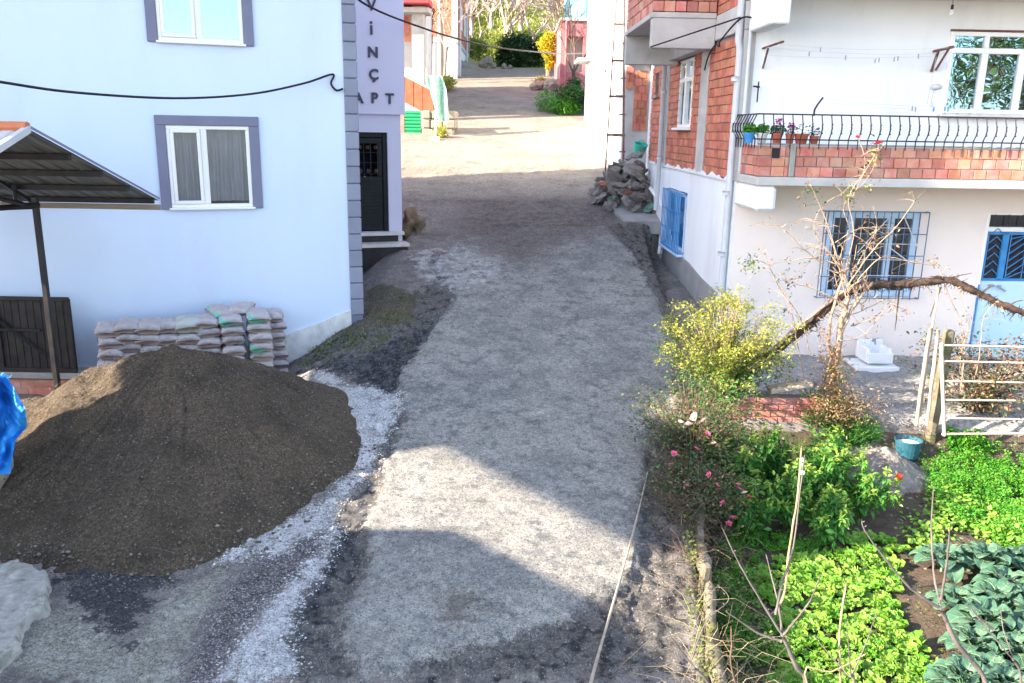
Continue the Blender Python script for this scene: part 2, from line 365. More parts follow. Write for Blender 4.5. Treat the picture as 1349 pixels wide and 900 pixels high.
P_lt=poly_px([(540,330),(610,330),(660,350),(640,375),(600,385),(560,372)])
P_yard=poly_px([(925,470),(1010,460),(1349,455),(1349,575),(1260,572),(1110,545),(1010,515),(940,520)])
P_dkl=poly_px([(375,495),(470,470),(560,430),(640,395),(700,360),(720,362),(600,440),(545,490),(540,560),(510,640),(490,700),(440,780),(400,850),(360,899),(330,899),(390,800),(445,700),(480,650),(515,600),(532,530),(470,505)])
att={k:sdist(X,Y,p) for k,p in dict(fresh=P_fresh,white=None,moss=P_moss,dkp=P_dkp,brn=P_brn,weed=P_weed,wet=P_wet,lt=P_lt,mixz=P_mix,yard=P_yard,dkl=P_dkl,fringe=P_fringe).items() if p is not None}
att['white']=np.maximum(sdist(X,Y,P_w1),sdist(X,Y,P_w2))
near=sm(40,20,Y)
rough1=vnoise(X,Y,3,1)*.05+vnoise(X,Y,8,2)*.022
rough2=vnoise(X,Y,14,3)*.018+vnoise(X,Y,21.7,4)*.014
inf=sm(-.05,.09,att['fresh']+vnoise(X,Y,5,9)*.15+vnoise(X,Y,13,19)*.08)
Z=Z+rough1*near*(1-.6*inf)+rough2*near*(1-.75*inf)+inf*.06*(Y<30)+np.maximum(0,sm(-.2,.1,att['white']))*.02+vnoise(X,Y,.5,12)*.1*sm(-3,-5,X)*0
Z=Z+(vnoise(X,Y,12,21)*.07+vnoise(X,Y,19,23)*.05)*sm(0.1,-.05,att['fresh'])*sm(-.05,.1,att['fringe'])*near
Z=Z+vnoise(X,Y,.35,31)*1.2*sm(60,66,Y)
Z=Z+vnoise(X,Y,2.5,33)*.06*(X>2.6)*(Y<10.4)
def gground(x,y):   # final mesh height, bilinear
    i=np.clip(np.searchsorted(xs,x)-1,0,len(xs)-2);j=np.clip(np.searchsorted(ys,y)-1,0,len(ys)-2)
    fx=(x-xs[i])/(xs[i+1]-xs[i]);fy=(y-ys[j])/(ys[j+1]-ys[j])
    return float((Z[j,i]*(1-fx)+Z[j,i+1]*fx)*(1-fy)+(Z[j+1,i]*(1-fx)+Z[j+1,i+1]*fx)*fy)
def gmat():
    m=bpy.data.materials.new('ground_surface');m.use_nodes=True;nt=m.node_tree;L=nt.links.new;b=nt.nodes['Principled BSDF']
    tc=N(nt,'ShaderNodeTexCoord');co=tc.outputs['Object']
    def noise(sc,det=8,ro=.6):
        n=N(nt,'ShaderNodeTexNoise');n.inputs['Scale'].default_value=sc;n.inputs['Detail'].default_value=det;n.inputs['Roughness'].default_value=ro;L(co,n.inputs['Vector']);return n.outputs['Fac']
    def rmp(f,a,b_,c=0,d=1):
        r=N(nt,'ShaderNodeMapRange');r.inputs[1].default_value=a;r.inputs[2].default_value=b_;r.inputs[3].default_value=c;r.inputs[4].default_value=d;L(f,r.inputs[0]);return r.outputs[0]
    def mix(a,c,f):
        x=N(nt,'ShaderNodeMix',data_type='RGBA')
        if isinstance(f,float): x.inputs[0].default_value=f
        else: L(f,x.inputs[0])
        for i,q in ((6,a),(7,c)):
            if isinstance(q,tuple): x.inputs[i].default_value=col4(q)
            else: L(q,x.inputs[i])
        return x.outputs[2]
    def mul(a,c):
        x=N(nt,'ShaderNodeMath',operation='MULTIPLY')
        for i,q in ((0,a),(1,c)):
            if isinstance(q,(int,float)): x.inputs[i].default_value=q
            else: L(q,x.inputs[i])
        return x.outputs[0]
    def add(a,c):
        x=N(nt,'ShaderNodeMath',operation='ADD')
        for i,q in ((0,a),(1,c)):
            if isinstance(q,(int,float)): x.inputs[i].default_value=q
            else: L(q,x.inputs[i])
        return x.outputs[0]
    nb=noise(1.2,10,.65);nm=noise(6,10,.65);nf=noise(38,6,.7);nff=noise(130,4,.6)
    # wobble for mask edges
    wob=add(mul(rmp(nm,.3,.7,-1,1),.14),mul(rmp(nf,.3,.7,-1,1),.06))
    wobf=add(add(mul(rmp(nm,.3,.7,-1,1),.09),mul(rmp(nf,.3,.7,-1,1),.05)),mul(rmp(nff,.3,.7,-1,1),.05))
    def mask(k,lo=-.02,hi=.03,w=None,amp=1.):
        a=N(nt,'ShaderNodeAttribute');a.attribute_name=k
        return rmp(add(a.outputs['Fac'],mul(w if w is not None else wob,amp)),lo,hi)
    # base: worn roadway concrete / dirt
    base=mix((.17,.155,.145),(.26,.24,.225),rmp(nm,.35,.65))
    base=mix(base,(.11,.10,.095),mul(rmp(nb,.5,.62),.8))
    geo=N(nt,'ShaderNodeSeparateXYZ');L(co,geo.inputs[0])
    far=rmp(geo.outputs[1],20,23)
    farc=mix((.29,.25,.205),(.21,.18,.15),rmp(noise(.8,8,.6),.4,.65))
    farc=mix(farc,(.11,.10,.09),mul(rmp(noise(2.5,8,.7),.56,.64),.7))
    base=mix(base,farc,far)
    fr=mix((.072,.068,.063),(.17,.16,.148),rmp(nf,.35,.65))
    fr=mix(fr,(.035,.034,.037),rmp(nm,.5,.6))
    cur=mix(base,fr,mask('fringe',-.02,.1))
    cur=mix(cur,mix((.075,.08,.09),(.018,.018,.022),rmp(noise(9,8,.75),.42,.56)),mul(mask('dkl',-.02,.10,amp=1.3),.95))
    moss=mix((.31,.30,.26),(.16,.16,.13),rmp(nf,.4,.6));moss=mix(moss,(.34,.33,.30),mul(rmp(noise(2.3,8,.7),.5,.65),.6))
    cur=mix(cur,moss,mask('moss',-.03,.05))
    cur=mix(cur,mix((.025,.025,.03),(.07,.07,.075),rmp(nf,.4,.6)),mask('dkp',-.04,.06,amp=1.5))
    mz=mix((.055,.048,.05),(.13,.115,.115),rmp(nm,.4,.6));mz=mix(mz,(.42,.42,.43),mul(rmp(noise(48,4,.8),.53,.60),.85))
    cur=mix(cur,mz,mask('mixz',-.03,.06,amp=1.2))
    fc=mix((.225,.22,.205),(.33,.32,.295),rmp(noise(2.2,9,.65),.35,.65))
    fc=mix(fc,(.115,.125,.13),mul(rmp(noise(4.5,10,.78),.50,.60),.85))
    fc=mix(fc,(.15,.155,.155),mul(rmp(noise(.9,9,.7),.50,.62),.6))
    fc=mix(fc,(.36,.36,.34),mul(rmp(noise(1.6,10,.8),.54,.64),.6))
    fc=mix(fc,(.085,.09,.095),mul(rmp(nf,.54,.64),.7))
    cur=mix(cur,fc,mask('fresh',-.02,.05))
    cur=mix(cur,(.45,.44,.43),mul(mask('lt',-.1,.1),rmp(nm,.42,.6)))
    wet=mix((.075,.066,.064),(.14,.12,.11),rmp(nm,.4,.6))
    cur=mix(cur,wet,mul(mask('wet',-.25,.5,amp=3),.8))
    weed=mix((.05,.055,.03),(.14,.12,.09),rmp(nf,.4,.6))
    cur=mix(cur,weed,mask('weed',-.05,.05))
    cur=mix(cur,(.13,.115,.10),mul(mask('brn',-.05,.08),.8))
    wh=mix((.40,.40,.41),(.55,.55,.56),rmp(nf,.4,.6))
    wh=mix(wh,(.30,.30,.31),mul(rmp(noise(60,3,.6),.58,.64),.8))
    cur=mix(cur,wh,mul(mask('white',-.03,.02,wobf),rmp(noise(5,9,.8),.38,.50,.25,1)))
    yd=mix((.30,.29,.29),(.40,.38,.36),rmp(noise(1.7,8,.6),.4,.62))
    yd=mix(yd,(.2,.2,.2),mul(rmp(nm,.58,.68),.5))
    cur=mix(cur,yd,mask('yard',-.05,.03,amp=.6))
    # fine aggregate speckle
    vo=N(nt,'ShaderNodeTexVoronoi');vo.inputs['Scale'].default_value=95;L(co,vo.inputs['Vector']);sp=N(nt,'ShaderNodeSeparateColor');L(vo.outputs['Color'],sp.inputs[0])
    cur=mix(cur,(.42,.41,.40),mul(rmp(sp.outputs[0],.965,.975),.55));cur=mix(cur,(.05,.05,.055),mul(rmp(sp.outputs[1],.88,.90),.6))
    gr=N(nt,'ShaderNodeHueSaturation');L(cur,gr.inputs['Color']);L(rmp(noise(75,3,.8),.3,.7,.62,1.38),gr.inputs['Value']);g2=N(nt,'ShaderNodeHueSaturation');L(gr.outputs[0],g2.inputs['Color']);L(rmp(noise(17,6,.75),.33,.67,.68,1.32),g2.inputs['Value']);cur=g2.outputs[0]
    L(cur,b.inputs['Base Color']);b.inputs['Roughness'].default_value=.9;b.inputs['Specular IOR Level'].default_value=.2
    h=add(mul(nf,.5),add(mul(nff,.3),mul(nm,.8)))
    bp=N(nt,'ShaderNodeBump');bp.inputs['Strength'].default_value=.75;bp.inputs['Distance'].default_value=.03;L(h,bp.inputs['Height']);L(bp.outputs[0],b.inputs['Normal'])
    return m
m_ground=gmat()
m_soil=M('garden_soil',(.075,.055,.042),(.12,.09,.068),scale=7,bump=1,bscale=28,bdist=.03,c3=(.04,.05,.02),s3=2,t3=(.5,.65),speck=((.3,.28,.25),30,.97))
m_hill=M('hill_grass',(.24,.28,.07),(.36,.40,.12),scale=.5,bump=.8,bscale=8,bdist=.1,c3=(.05,.07,.025),s3=.25,t3=(.48,.6))
ny,nx=X.shape;idx=np.arange(ny*nx).reshape(ny,nx)
Fq=np.stack([idx[:-1,:-1],idx[:-1,1:],idx[1:,1:],idx[1:,:-1]],-1).reshape(-1,4)
cxm=((X[:-1,:-1]+X[1:,1:])/2).ravel();cym=((Y[:-1,:-1]+Y[1:,1:])/2).ravel()
ctr=lambda A:((A[:-1,:-1]+A[1:,1:])/2).ravel()
xe=np.interp(cym,EP[:,0],EP[:,1])
fy=ctr(att['yard']);ff=ctr(att['fringe']);
cls=np.zeros(len(Fq),int)
cls[(cxm>xe+.12)&(cym<10.55)]=2
cls[(cxm>xe+.2)&(cym>=10.55)&(cym<13.6)&(cxm>2.5)]=3
lft=np.interp(cym,[4,6,8,10,12,14,17.5,23,30,36,43,56],[-1.9,-1.8,-1.7,-1.5,-1.7,-2.2,-2.6,-3.2,-3.3,-3.2,-3.3,-3.9])
rgt=np.where(cym<19,xe+.12,np.interp(cym,[19,23,30,36,40,50,60],[3.6,3,2.9,2.9,2.5,2.6,3]))
cls[(cls==0)&(cxm>lft)&(cxm<=rgt)&(cym<62)]=1
cls[(cym>=61.5)|((cym>50)&((cxm<-4.0)|(cxm>3.4)))]=4
V=np.stack([X,Y,Z],-1).reshape(-1,3)
for k,(nm,mt) in enumerate([('ground',m_ground),('road',m_ground),('garden_soil',m_soil),('yard_paving',m_ground),('hillside',m_hill)]):
    f=Fq[cls==k];u,inv=np.unique(f,return_inverse=True)
    o=npmesh(nm,V[u],inv.reshape(-1,4),mt,smooth=True)
    if mt is m_ground:
        for a,A in att.items():
            at=o.data.attributes.new(a,'FLOAT','POINT');at.data.foreach_set('value',A.ravel()[u].astype(np.float32))
    tag(o,kind='structure')
# ================================================================== LEFT APARTMENT HOUSE
LA=math.radians(20.6);LC=atZ(478,410,1.0);LF=Frame(LC.x,LC.y,LA)
LH=thing('apartment_house','pale blue rendered apartment house with grey framed windows, grey corner blocks and dark door','house',(LC.x,LC.y,0),LA)
wb=MB();wins=[(-2.84,-1.66,2.76,3.97),(-2.84,-1.66,5.15,6.40)]
wall_holes(wb,-9.5,-.2,-.6,8.3,wins,0,.12)
wb.box(-9.5,-9.4,.125,9,-.6,8.3);wb.box(-.35,-.2,.125,9,-.6,8.3);wb.box(-9.5,-.2,8.9,9.0,-.6,8.3);wb.box(-9.3,-.4,.2,8.8,8.1,8.25)
wb.build('wall',m_blue,LH)
# base strip of rough cement
b=MB();n=40
top=[(-9.5+i*(9.3/n),float(np.interp(-9.5+i*(9.3/n),[-9.5,-3.2,-1.42,-.2],[.25,.42,.62,1.03]))+random.uniform(-.02,.03)) for i in range(n+1)]
b.prism([(-9.5,-.7)]+top+[(-.2,-.7)][::1],.03,'y',-.032);b.build('cement_base',m_wbase,LH)
q=MB();z=.95
while z<8.2:
    q.cbox(-.2,.012,-.035,.16,z,z+.255,.012);z+=.27
q.mi=0;q.build('corner_blocks',m_quoin,LH);q=MB();q.box(-.2,.0,-.004,.15,-.6,8.3);q.build('corner_joint',m_trim,LH)
r=MB();r.box(-9.8,.3,-.3,9.3,8.3,8.45);r.prism([(-.3,8.45),(9.3,8.45),(4.5,9.6)],10,'x',-9.75);r.build('roof',m_orange,LH)
def window(parent,x0,x1,z0,z1,split,surround,upper=False,curt=m_curt):
    w=MB();t=.10;y0,y1=-.02,.06
    # outer frame
    for (a,b_,c,d) in ((x0,x0+.055,z0+.055,z1-.055),(x1-.055,x1,z0+.055,z1-.055),(x0,x1,z0,z0+.055),(x0,x1,z1-.055,z1),(split-.045,split+.045,z0+.055,z1-.055)): w.cbox(a,b_,y0,y1,c,d,.008)
    # opening sash on the left
    a0,a1,c0,c1=x0+.055,split-.045,z0+.055,z1-.055
    for (a,b_,c,d) in ((a0,a0+.05,c0+.05,c1-.05),(a1-.05,a1,c0+.05,c1-.05),(a0,a1,c0,c0+.05),(a0,a1,c1-.05,c1)): w.cbox(a,b_,y0-.018,y1-.02,c,d,.008)
    w.cbox(x0-.03,x1+.03,-.07,.0,z0-.03,z0+.002,.006)
    f=w.build('window',m_pvc,parent)
    g=MB();g.add([(x0+.05,.03,z0+.05),(x1-.05,.03,z0+.05),(x1-.05,.03,z1-.05),(x0+.05,.03,z1-.05)],[(0,1,2,3)]);g.build('pane',m_glass2 if upper else m_glass,f)
    c=[];nn=120
    R=random.Random(int(x0*100+z0*10));ph=[R.uniform(0,6) for _ in range(6)]
    cb=MB()
    for k,(p0,p1) in enumerate(((x0+.03,split),(split,x1-.03))):
        vs=[]
        for i in range(nn+1):
            x=p0+(p1-p0)*i/nn
            for zz in (z0+.09,z0+.3,z0+.6,z1-.02):
                tt=(z1-zz)/(z1-z0)
                y=.12+.022*math.sin(x*62+ph[k]+.6*math.sin(zz*2+ph[2]))*(1.3-tt*.6)+.018*math.sin(x*27+ph[3]+zz)+.0*tt
                vs.append((x,y,zz))
        cb.add(vs,[(i*4+j,(i+1)*4+j,(i+1)*4+j+1,i*4+j+1) for i in range(nn) for j in range(3)])
    cb.build('curtain',curt,f,smooth=True)
    d=MB();d.box(x0-.2,x1+.2,.5,.55,z0-.2,z1+.2);d.build('room',m_dark,f)
    if surround:
        s=MB();T=.145;o=.035
        s.cbox(x0-T,x0-.002,-o,.0,z0-.02,z1,.008);s.cbox(x1+.002,x1+T,-o,.0,z0-.02,z1,.008);s.cbox(x0-T,x1+T,-o,.0,z1+.002,z1+T,.008);s.build('surround',m_trim,f)
    return f
window(LH,-2.84,-1.66,2.76,3.97,-2.32,True)
window(LH,-2.84,-1.66,5.15,6.40,-2.28,True,True,m_curt2)
# entrance tower
tw=MB();dx0,dx1,dz0,dz1=.26,1.17,1.93,3.89
TY=3.22
wall_holes(tw,-.9,1.44,.9,4.25,[(dx0,dx1,dz0,dz1)],TY,TY+.16)
tw.box(1.28,1.44,TY+.165,9,.9,4.25)
tw.build('entrance_wall',m_lilac,LH)
t2=MB();t2.cbox(-.9,1.52,TY-.075,9,4.252,8.6,.01);t2.cbox(-.9,1.52,TY-.078,TY-.07,4.235,4.275,.003);t2.build('stair_tower',m_lilac,LH)
LS=[('S',.445,7.18),('E',.445,6.72)]
def letter(ch,u,v,y=TY-.075):
    x,z=LF.py(u,v,y);return (ch,x,z)
LS=[letter(*k) for k in (('V',489,7),('İ',489,39),('N',491,69),('Ç',492,98),('A',472,129),('P',493,129),('T',513,130))]
dz=LS[0][2]-LS[1][2];LS+= [('E',LS[0][1]-.005,LS[0][2]+dz),('S',LS[0][1]-.01,LS[0][2]+2*dz)]
for ch,x,z in LS:
    if ch=='İ':
        b=MB();y9=TY-.075;b.cbox(-.021,.021,-.032,.0,-.095,.075,.003);b.cbox(-.021,.021,-.032,.0,.105,.145,.003);o=b.build('sign_letter',m_letter,LH);o.location=(x,y9-.002,z);continue
    cu=bpy.data.curves.new('letter','FONT');cu.body=ch;cu.size=.27;cu.extrude=.014;cu.offset=.008;cu.align_x='CENTER';cu.align_y='CENTER';cu.resolution_u=3
    o=bpy.data.objects.new('tmp',cu);COL.objects.link(o);dg=bpy.context.evaluated_depsgraph_get();me=bpy.data.meshes.new_from_object(o.evaluated_get(dg));bpy.data.objects.remove(o)
    v=np.empty(len(me.vertices)*3);me.vertices.foreach_get('co',v);v=v.reshape(-1,3)
    base_mid=.097 # cap-height centre
    me.materials.clear();me.materials.append(m_letter)
    o=bpy.data.objects.new('sign_letter',me);COL.objects.link(o);o.parent=LH;o.location=(x,TY-.075-.02,z);o.rotation_euler=(pi/2,0,0)
    # centre plain letters exactly on their cap height
    mz=(v[:,1].min()+v[:,1].max())/2
    o.location.z=z-(mz if ch not in 'İÇ' else (v[:,1].max()-.1 if ch=='Ç' else v[:,1].min()+.1))
# door
d=MB();fy=TY+.06
d.cbox(dx0,dx0+.07,fy,fy+.08,dz0,dz1,.01);d.cbox(dx1-.09,dx1,fy,fy+.08,dz0,dz1,.01);d.cbox(dx0+.07,dx1-.09,fy,fy+.08,dz1-.1,dz1,.01)
fr=d.build('door_frame',m_door,LH)
d=MB();px0,px1=dx0+.075,dx1-.095
d.cbox(px0,px1,fy+.03,fy+.07,dz0+.02,3.03,.01);d.cbox(px0,px1,fy+.03,fy+.07,3.68,dz1-.105,.01)
d.cbox(px0,px0+.09,fy+.03,fy+.07,3.032,3.678,.01);d.cbox(px1-.09,px1,fy+.03,fy+.07,3.032,3.678,.01)
for k in range(14): d.cbox(px0+.03,px1-.03,fy+.018,fy+.032,2.02+k*.07,2.055+k*.07,.006)
door=d.build('door',m_door,LH)
g=MB();g.add([(px0+.08,fy+.05,3.03),(px1-.08,fy+.05,3.03),(px1-.08,fy+.05,3.68),(px0+.08,fy+.05,3.68)],[(0,1,2,3)]);g.build('door_glass',m_dglass,door)
g=MB();
for k in range(5):
    x=px0+.1+k*(px1-px0-.2)/4;g.tube([(x,fy+.02,3.0),(x,fy+.02,3.72)],.009,5)
for zz in (3.08,3.3,3.5,3.68): g.tube([(px0+.05,fy+.018,zz),(px1-.05,fy+.018,zz)],.008,5)
g.build('door_grille',m_iron,door)
r_=MB();r_.box(dx0-.3,dx1+.3,TY+.5,TY+.55,1.5,4.2);r_.box(dx0-.1,dx0-.05,TY+.17,TY+.5,1.5,4.2);r_.build('hallway',m_dark,door)
g=MB()
for x in np.linspace(px0+.13,px1-.13,4)[1:]:
    for zz in (3.14,3.60):
        for a in range(6):
            an=a*pi/3;g.tube([(x+.012*math.cos(an),fy+.006,zz+.012*math.sin(an)),(x+.04*math.cos(an),fy+.006,zz+.04*math.sin(an))],[.006,.012],4)
g.lathe([(0,0),(.03,.0),(.03,.02),(0,.02)],((px0+px1)/2,fy+.0,3.02),10)
g.build('rosette',m_brass,door)
st=MB();st.cbox(.1,1.46,TY-.12,TY-.002,1.86,1.93,.008);st.cbox(.0,1.5,TY-.42,TY-.002,1.66,1.73,.01);s1=st.build('entrance_step',m_marble,LH)
st=MB();st.box(.14,1.34,TY-.06,TY-.004,1.731,1.858);st.box(.05,1.46,TY-.38,TY-.004,1.2,1.659);st.build('step_riser',m_black,s1)
tag(LH['x'] if 0 else LH)
# ---- wall cable
def cable(name,pts,r,label,mat=m_cable,cat='cable',sub=8):
    pts=[Vector(p) for p in pts];out=[]
    for i in range(len(pts)-1):   # catmull-rom
        p0=pts[max(i-1,0)];p1=pts[i];p2=pts[i+1];p3=pts[min(i+2,len(pts)-1)]
        for k in range(sub):
            t=k/sub;out.append(.5*((2*p1)+(p2-p0)*t+(2*p0-5*p1+4*p2-p3)*t*t+(3*p1-p0-3*p2+p3)*t**3))
    out.append(pts[-1]);m=MB();m.tube(out,r,6);o=m.build(name,mat,None,True);return tag(o,label,cat)
def lfp(u,v,y=-.1):
    x,z=LF.py(u,v,y);return LF.w(x,y,z)
pp=[atY(-120,88,8.5),atY(0,108,9.6),atY(100,122,10.5),atY(230,129.5,11.6),atY(330,124,12.5),lfp(400,110,-.3),lfp(438,98,-.06),lfp(436,110,-.05),lfp(443,119,-.05),lfp(452,117,-.06)]
cable('wall_cable',pp,.017,'black cable sagging across the pale blue house wall to a hook by the corner')
pp=[LF.w(.6,TY-.1,6.9),atY(470,-2,15.8),atY(560,38,17.5),atY(640,60,19.8),atY(700,68,22),atY(745,71,25),atY(783,69.5,28)]
cable('street_cable',pp,.02,'black cable crossing above the street from the lilac tower to the white house')
# ================================================================== CARPORT SHED
KX=-5.32*8.8/9.5;YR=8.8
ZR=atY(40,171,YR).z;YE=11.8;ZE=atY(200,264,YE).z
sh=thing('carport_roof','black steel carport with a dark corrugated gable roof standing left of the sand heap','carport',(KX,11.5,0))
def L2(p): return (p[0]-KX,p[1]-11.5,p[2])
X0=-7.25
def corr(y0,z0,y1,z1,xa,xb,th=.012):
    n=int((xb-xa)/.025);vs=[];nn=Vector((0,-(z1-z0),(y1-y0))).normalized()
    for i in range(n+1):
        x=xa+(xb-xa)*i/n;ph=(x*1/.19)%1;h=.022*max(0,1-abs(ph-.5)*5)
        for j in range(5):
            t=j/4;a=Vector((x,y0+(y1-y0)*t,z0+(z1-z0)*t))+nn*h;vs.append(L2(a))
    return vs,[(i*5+j,(i+1)*5+j,(i+1)*5+j+1,i*5+j+1) for i in range(n) for j in range(4)]
m=MB();vs,fs=corr(YR,ZR,YE,ZE,X0,KX);m.add(vs,fs);m.build('roof_sheet',m_roofs,sh)
m=MB();vs,fs=corr(YR-.02,ZR,YR-.65,ZR-.21,X0,KX);m.add(vs,fs);m.build('roof_sheet',m_roofl,sh)
m=MB();
for t in (.27,.5,.73,.955):
    y=YR+(YE-YR)*t;z=ZR+(ZE-ZR)*t;m.cbox(X0-KX,-.04 if t<.9 else -.02,y-11.5-.03,y-11.5+.03,z-.075,z-.006,.004)
m.build('purlin',m_black,sh)
m=MB();m.tube([L2((X0,YR,ZR+.02)),L2((KX-.02,YR,ZR+.02))],.06,8);m.build('ridge_cap',m_orange,sh)
m=MB()
for sg in (1,-1):
    m=MB();dy=(YE-YR) if sg>0 else -.65;p0=Vector((KX,YR,ZR+.02));p1=Vector((KX,YR+dy,ZE+.02 if sg>0 else ZR-.19));nn=Vector((0,0,1))
    m.add([L2(p) for p in (p0+Vector((-.05,0,.02)),p0+Vector((.008,0,.02)),p0+Vector((.008,0,-.012 if sg>0 else -.05)),p1+Vector((-.05,0,.02)),p1+Vector((.008,0,.02)),p1+Vector((.008,0,-.012 if sg>0 else -.05)))],[(0,1,4,3),(1,2,5,4)]);m.build('barge_trim',m_pipe if sg<0 else m_trim,sh)
m=MB();m.cbox(X0-KX,.02,YE-11.5-.03,YE-11.5+.0,ZE-.13,ZE-.055,.004);m.build('fascia_board',m_wood,sh)
pt=atY(47,272,10.9);pb=atY(71,500,10.9)
PXx=pt.x-KX;PY=-.6
m=MB();m.cbox(PXx-.034,PXx+.034,PY-.034,PY+.034,-.1,pt.z+.12,.006);m.build('post',m_black,sh)
m=MB();m.cbox(X0-KX,X0-KX+.09,PY-.045,PY+.045,-.1,pt.z+.12,.006);m.build('post',m_black,sh)
zt=pt.z
m=MB();yy=PY
m.tube([(PXx+.05,yy,zt+.02),(PXx-.9,yy-1.2,zt-.02)],.035,4);m.tube([(PXx,yy,zt-.0),(X0-KX+.2,yy,zt-.05)],.035,4)
m.tube([(PXx-.25,yy,zt),(PXx-.25,yy,zt+.27)],.03,4);m.tube([(PXx+.0,yy,zt+.03),(PXx-.7,yy,zt+.5)],.03,4);m.tube([(PXx-.05,yy,zt),(PXx-.05,yy-2.2,zt+.5)],.03,4);m.tube([(PXx-.05,yy-2.2,zt+.5),(PXx-.05,yy-2.2,ZR-.1)],.03,4)
m.tube([(PXx-.7,yy,zt+.5),(PXx-1.5,yy,zt+.0)],.03,4)
m.build('truss',m_black,sh)
# ================================================================== BLACK PANEL GATE on brick wall
gy=11.8;a=atY(-60,390,gy);bR=atY(92,391,gy);bb=atY(100,490,gy)
gt=thing('metal_gate','black sheet metal gate panel behind the carport post at the left edge','gate',(bR.x,gy,0))
W=bR.x-(-7.6);zt=bR.z;zb=bb.z
m=MB()
for i in range(12):
    x=-W+i*W/12;m.cbox(x+.002,x+W/12-.002,-.02,.01,zb+.03,zt-.03,.012)
m.build('sheet_panel',m_black,gt)
m=MB();m.cbox(-W,0,-.05,-.022,zt-.06,zt,.006);m.cbox(-W,0.01,-.05,-.022,zb,zb+.06,.006);m.cbox(-.06,0,-.05,-.022,zb+.062,zt-.062,.006)
m.cbox(-1.1,-1.04,-.05,-.022,zb+.062,zt-.062,.006)
m.cbox(-W,-.45,-.06,-.04,(zt+zb)/2+.05,(zt+zb)/2+.09,.006)
m.tube([(-1.2,-.06,(zt+zb)/2+.35),(-.42,-.06,zb+.25)],.02,4)
m.build('gate_frame',m_black,gt)
m=MB();bricks(m,-W,.02,.0,zb-.11,-.03,.21,.10,th=.15,jit=.01,seed=3);m.box(-W,.0,-.02,.12,-.3,zb-.12)
fw=m.build('brick_base',m_brickp,None);fw.location=(bR.x,gy,0);fw.name='brick_wall'
tag(fw,'low weathered brick wall under the black metal gate panel','wall')
m=MB();m.cbox(-W,.05,-.08,.16,zb-.10,zb-.005,.015);o=m.build('coping',m_conc,fw)
# ================================================================== BLUE TARP
def tarp():
    n=64;vs=[];R=random.Random(5)
    P=lambda u,v,y:atY(u,v,y)
    top=[P(-40,495,9.6),P(8,500,9.5),P(14,503,9.4)];V_=[]
    for i in range(n+1):
        t=i/n
        for j in range(n+1):
            w=j/n
            # u from -60 to edge(w); edge moves in/out down the height
            eu=np.interp(w,[0,.1,.3,.48,.62,.8,1],[10,18,33,36,20,16,14]);v=np.interp(w,[0,1],[497,632])+(-8*t if w>.9 else 0)
            u=-70+(eu+70)*t
            y=7.1+.25*(1-w)+.10*math.sin(t*9+w*2)+.05*math.sin(t*23+w*5+1)+.22*abs(mn.noise(Vector((t*4.5+w*2,w*3,0))))+.12*abs(mn.noise(Vector((t*9-w*4,w*7+3,2))))
            V_.append(P(u,v,y))
    return V_,[(i*(n+1)+j,(i+1)*(n+1)+j,(i+1)*(n+1)+j+1,i*(n+1)+j+1) for i in range(n) for j in range(n)]
vs,fs=tarp();m=MB();m.add(vs,fs)
# top flap going back over the load
vs2=[];n=64
for i in range(n+1):
    b0=Vector(vs[i*(n+1)])
    for k in range(5): vs2.append(b0+Vector((-.02*k,-.0*k+.06*k,-.05*(k/4)**2-.02*math.sin(i*.5+k))) if k else b0)
m.add(vs2,[(i*5+j,(i+1)*5+j,(i+1)*5+j+1,i*5+j+1) for i in range(n) for j in range(4)])
o=m.build('tarpaulin',m_bluetarp,None,False);tag(o,'crumpled bright blue tarpaulin hanging at the left edge beside the sand heap','tarpaulin')
# covered load under it so that it rests on something
m=MB();p=atY(-18,505,9.35);q_=atY(-18,640,9.0);m.cbox(-5.9,-5.15,7.8,8.2,-.1,atY(5,500,7.6).z-.12,.05);o=m.build('wooden_crate',m_wood);tag(o,'wooden crate hidden under the blue tarpaulin','crate')
# ================================================================== SAND HEAP
hc=(-4.12,9.85)
def pile_h(x,y):
    dx=x-hc[0];dy=y-hc[1]
    rx=np.where(dx>0,2.38,2.85);ry=np.where(dy<0,3.1,1.75)
    r=np.hypot(dx/rx,dy/ry)
    an=np.arctan2(dy,dx)
    r=r*(1+.05*np.sin(an*3+1)+.035*np.sin(an*7+.5))
    h=1.53*np.clip(1-r,-.2,1)
    h=h-.15*np.exp(-(r/.17)**2)          # rounded summit
    return h
n=420;gx=np.linspace(-7.6,-1.2,n);gy_=np.linspace(6.2,12.3,n);PX,PYY=np.meshgrid(gx,gy_)
ph=pile_h(PX,PYY)
rid=.035*np.sin((PX*1.0+PYY*.2)*9+3*vnoise(PX,PYY,1.2,44))*sm(.2,.9,ph)*sm(-4.2,-5.2,PX)
ph2=ph+vnoise(PX,PYY,1.6,41)*.12*sm(0,.3,ph)+vnoise(PX,PYY,6,42)*.035+vnoise(PX,PYY,17,43)*.025+vnoise(PX,PYY,29,45)*.016+rid
an_=np.arctan2(PYY-hc[1],PX-hc[0]);rr_=np.hypot(PX-hc[0],PYY-hc[1]);rill=np.abs(vnoise(an_*7+50+rr_*.5,rr_*1.1+20,1.6,61));ph2=ph2-.028*np.exp(-(rill/.13)**2)*sm(.05,.4,ph)*sm(1.45,1.0,ph)+np.maximum(0,vnoise(PX,PYY,2.6,62)-.22)*.1*sm(0,.2,ph)
base=gz(PX,PYY);PZ=base+ph2
keep=ph2>-.06
idx2=np.arange(n*n).reshape(n,n);kq=(keep[:-1,:-1]|keep[1:,1:])
f=np.stack([idx2[:-1,:-1],idx2[:-1,1:],idx2[1:,1:],idx2[1:,:-1]],-1)[kq]
u,inv=np.unique(f,return_inverse=True)
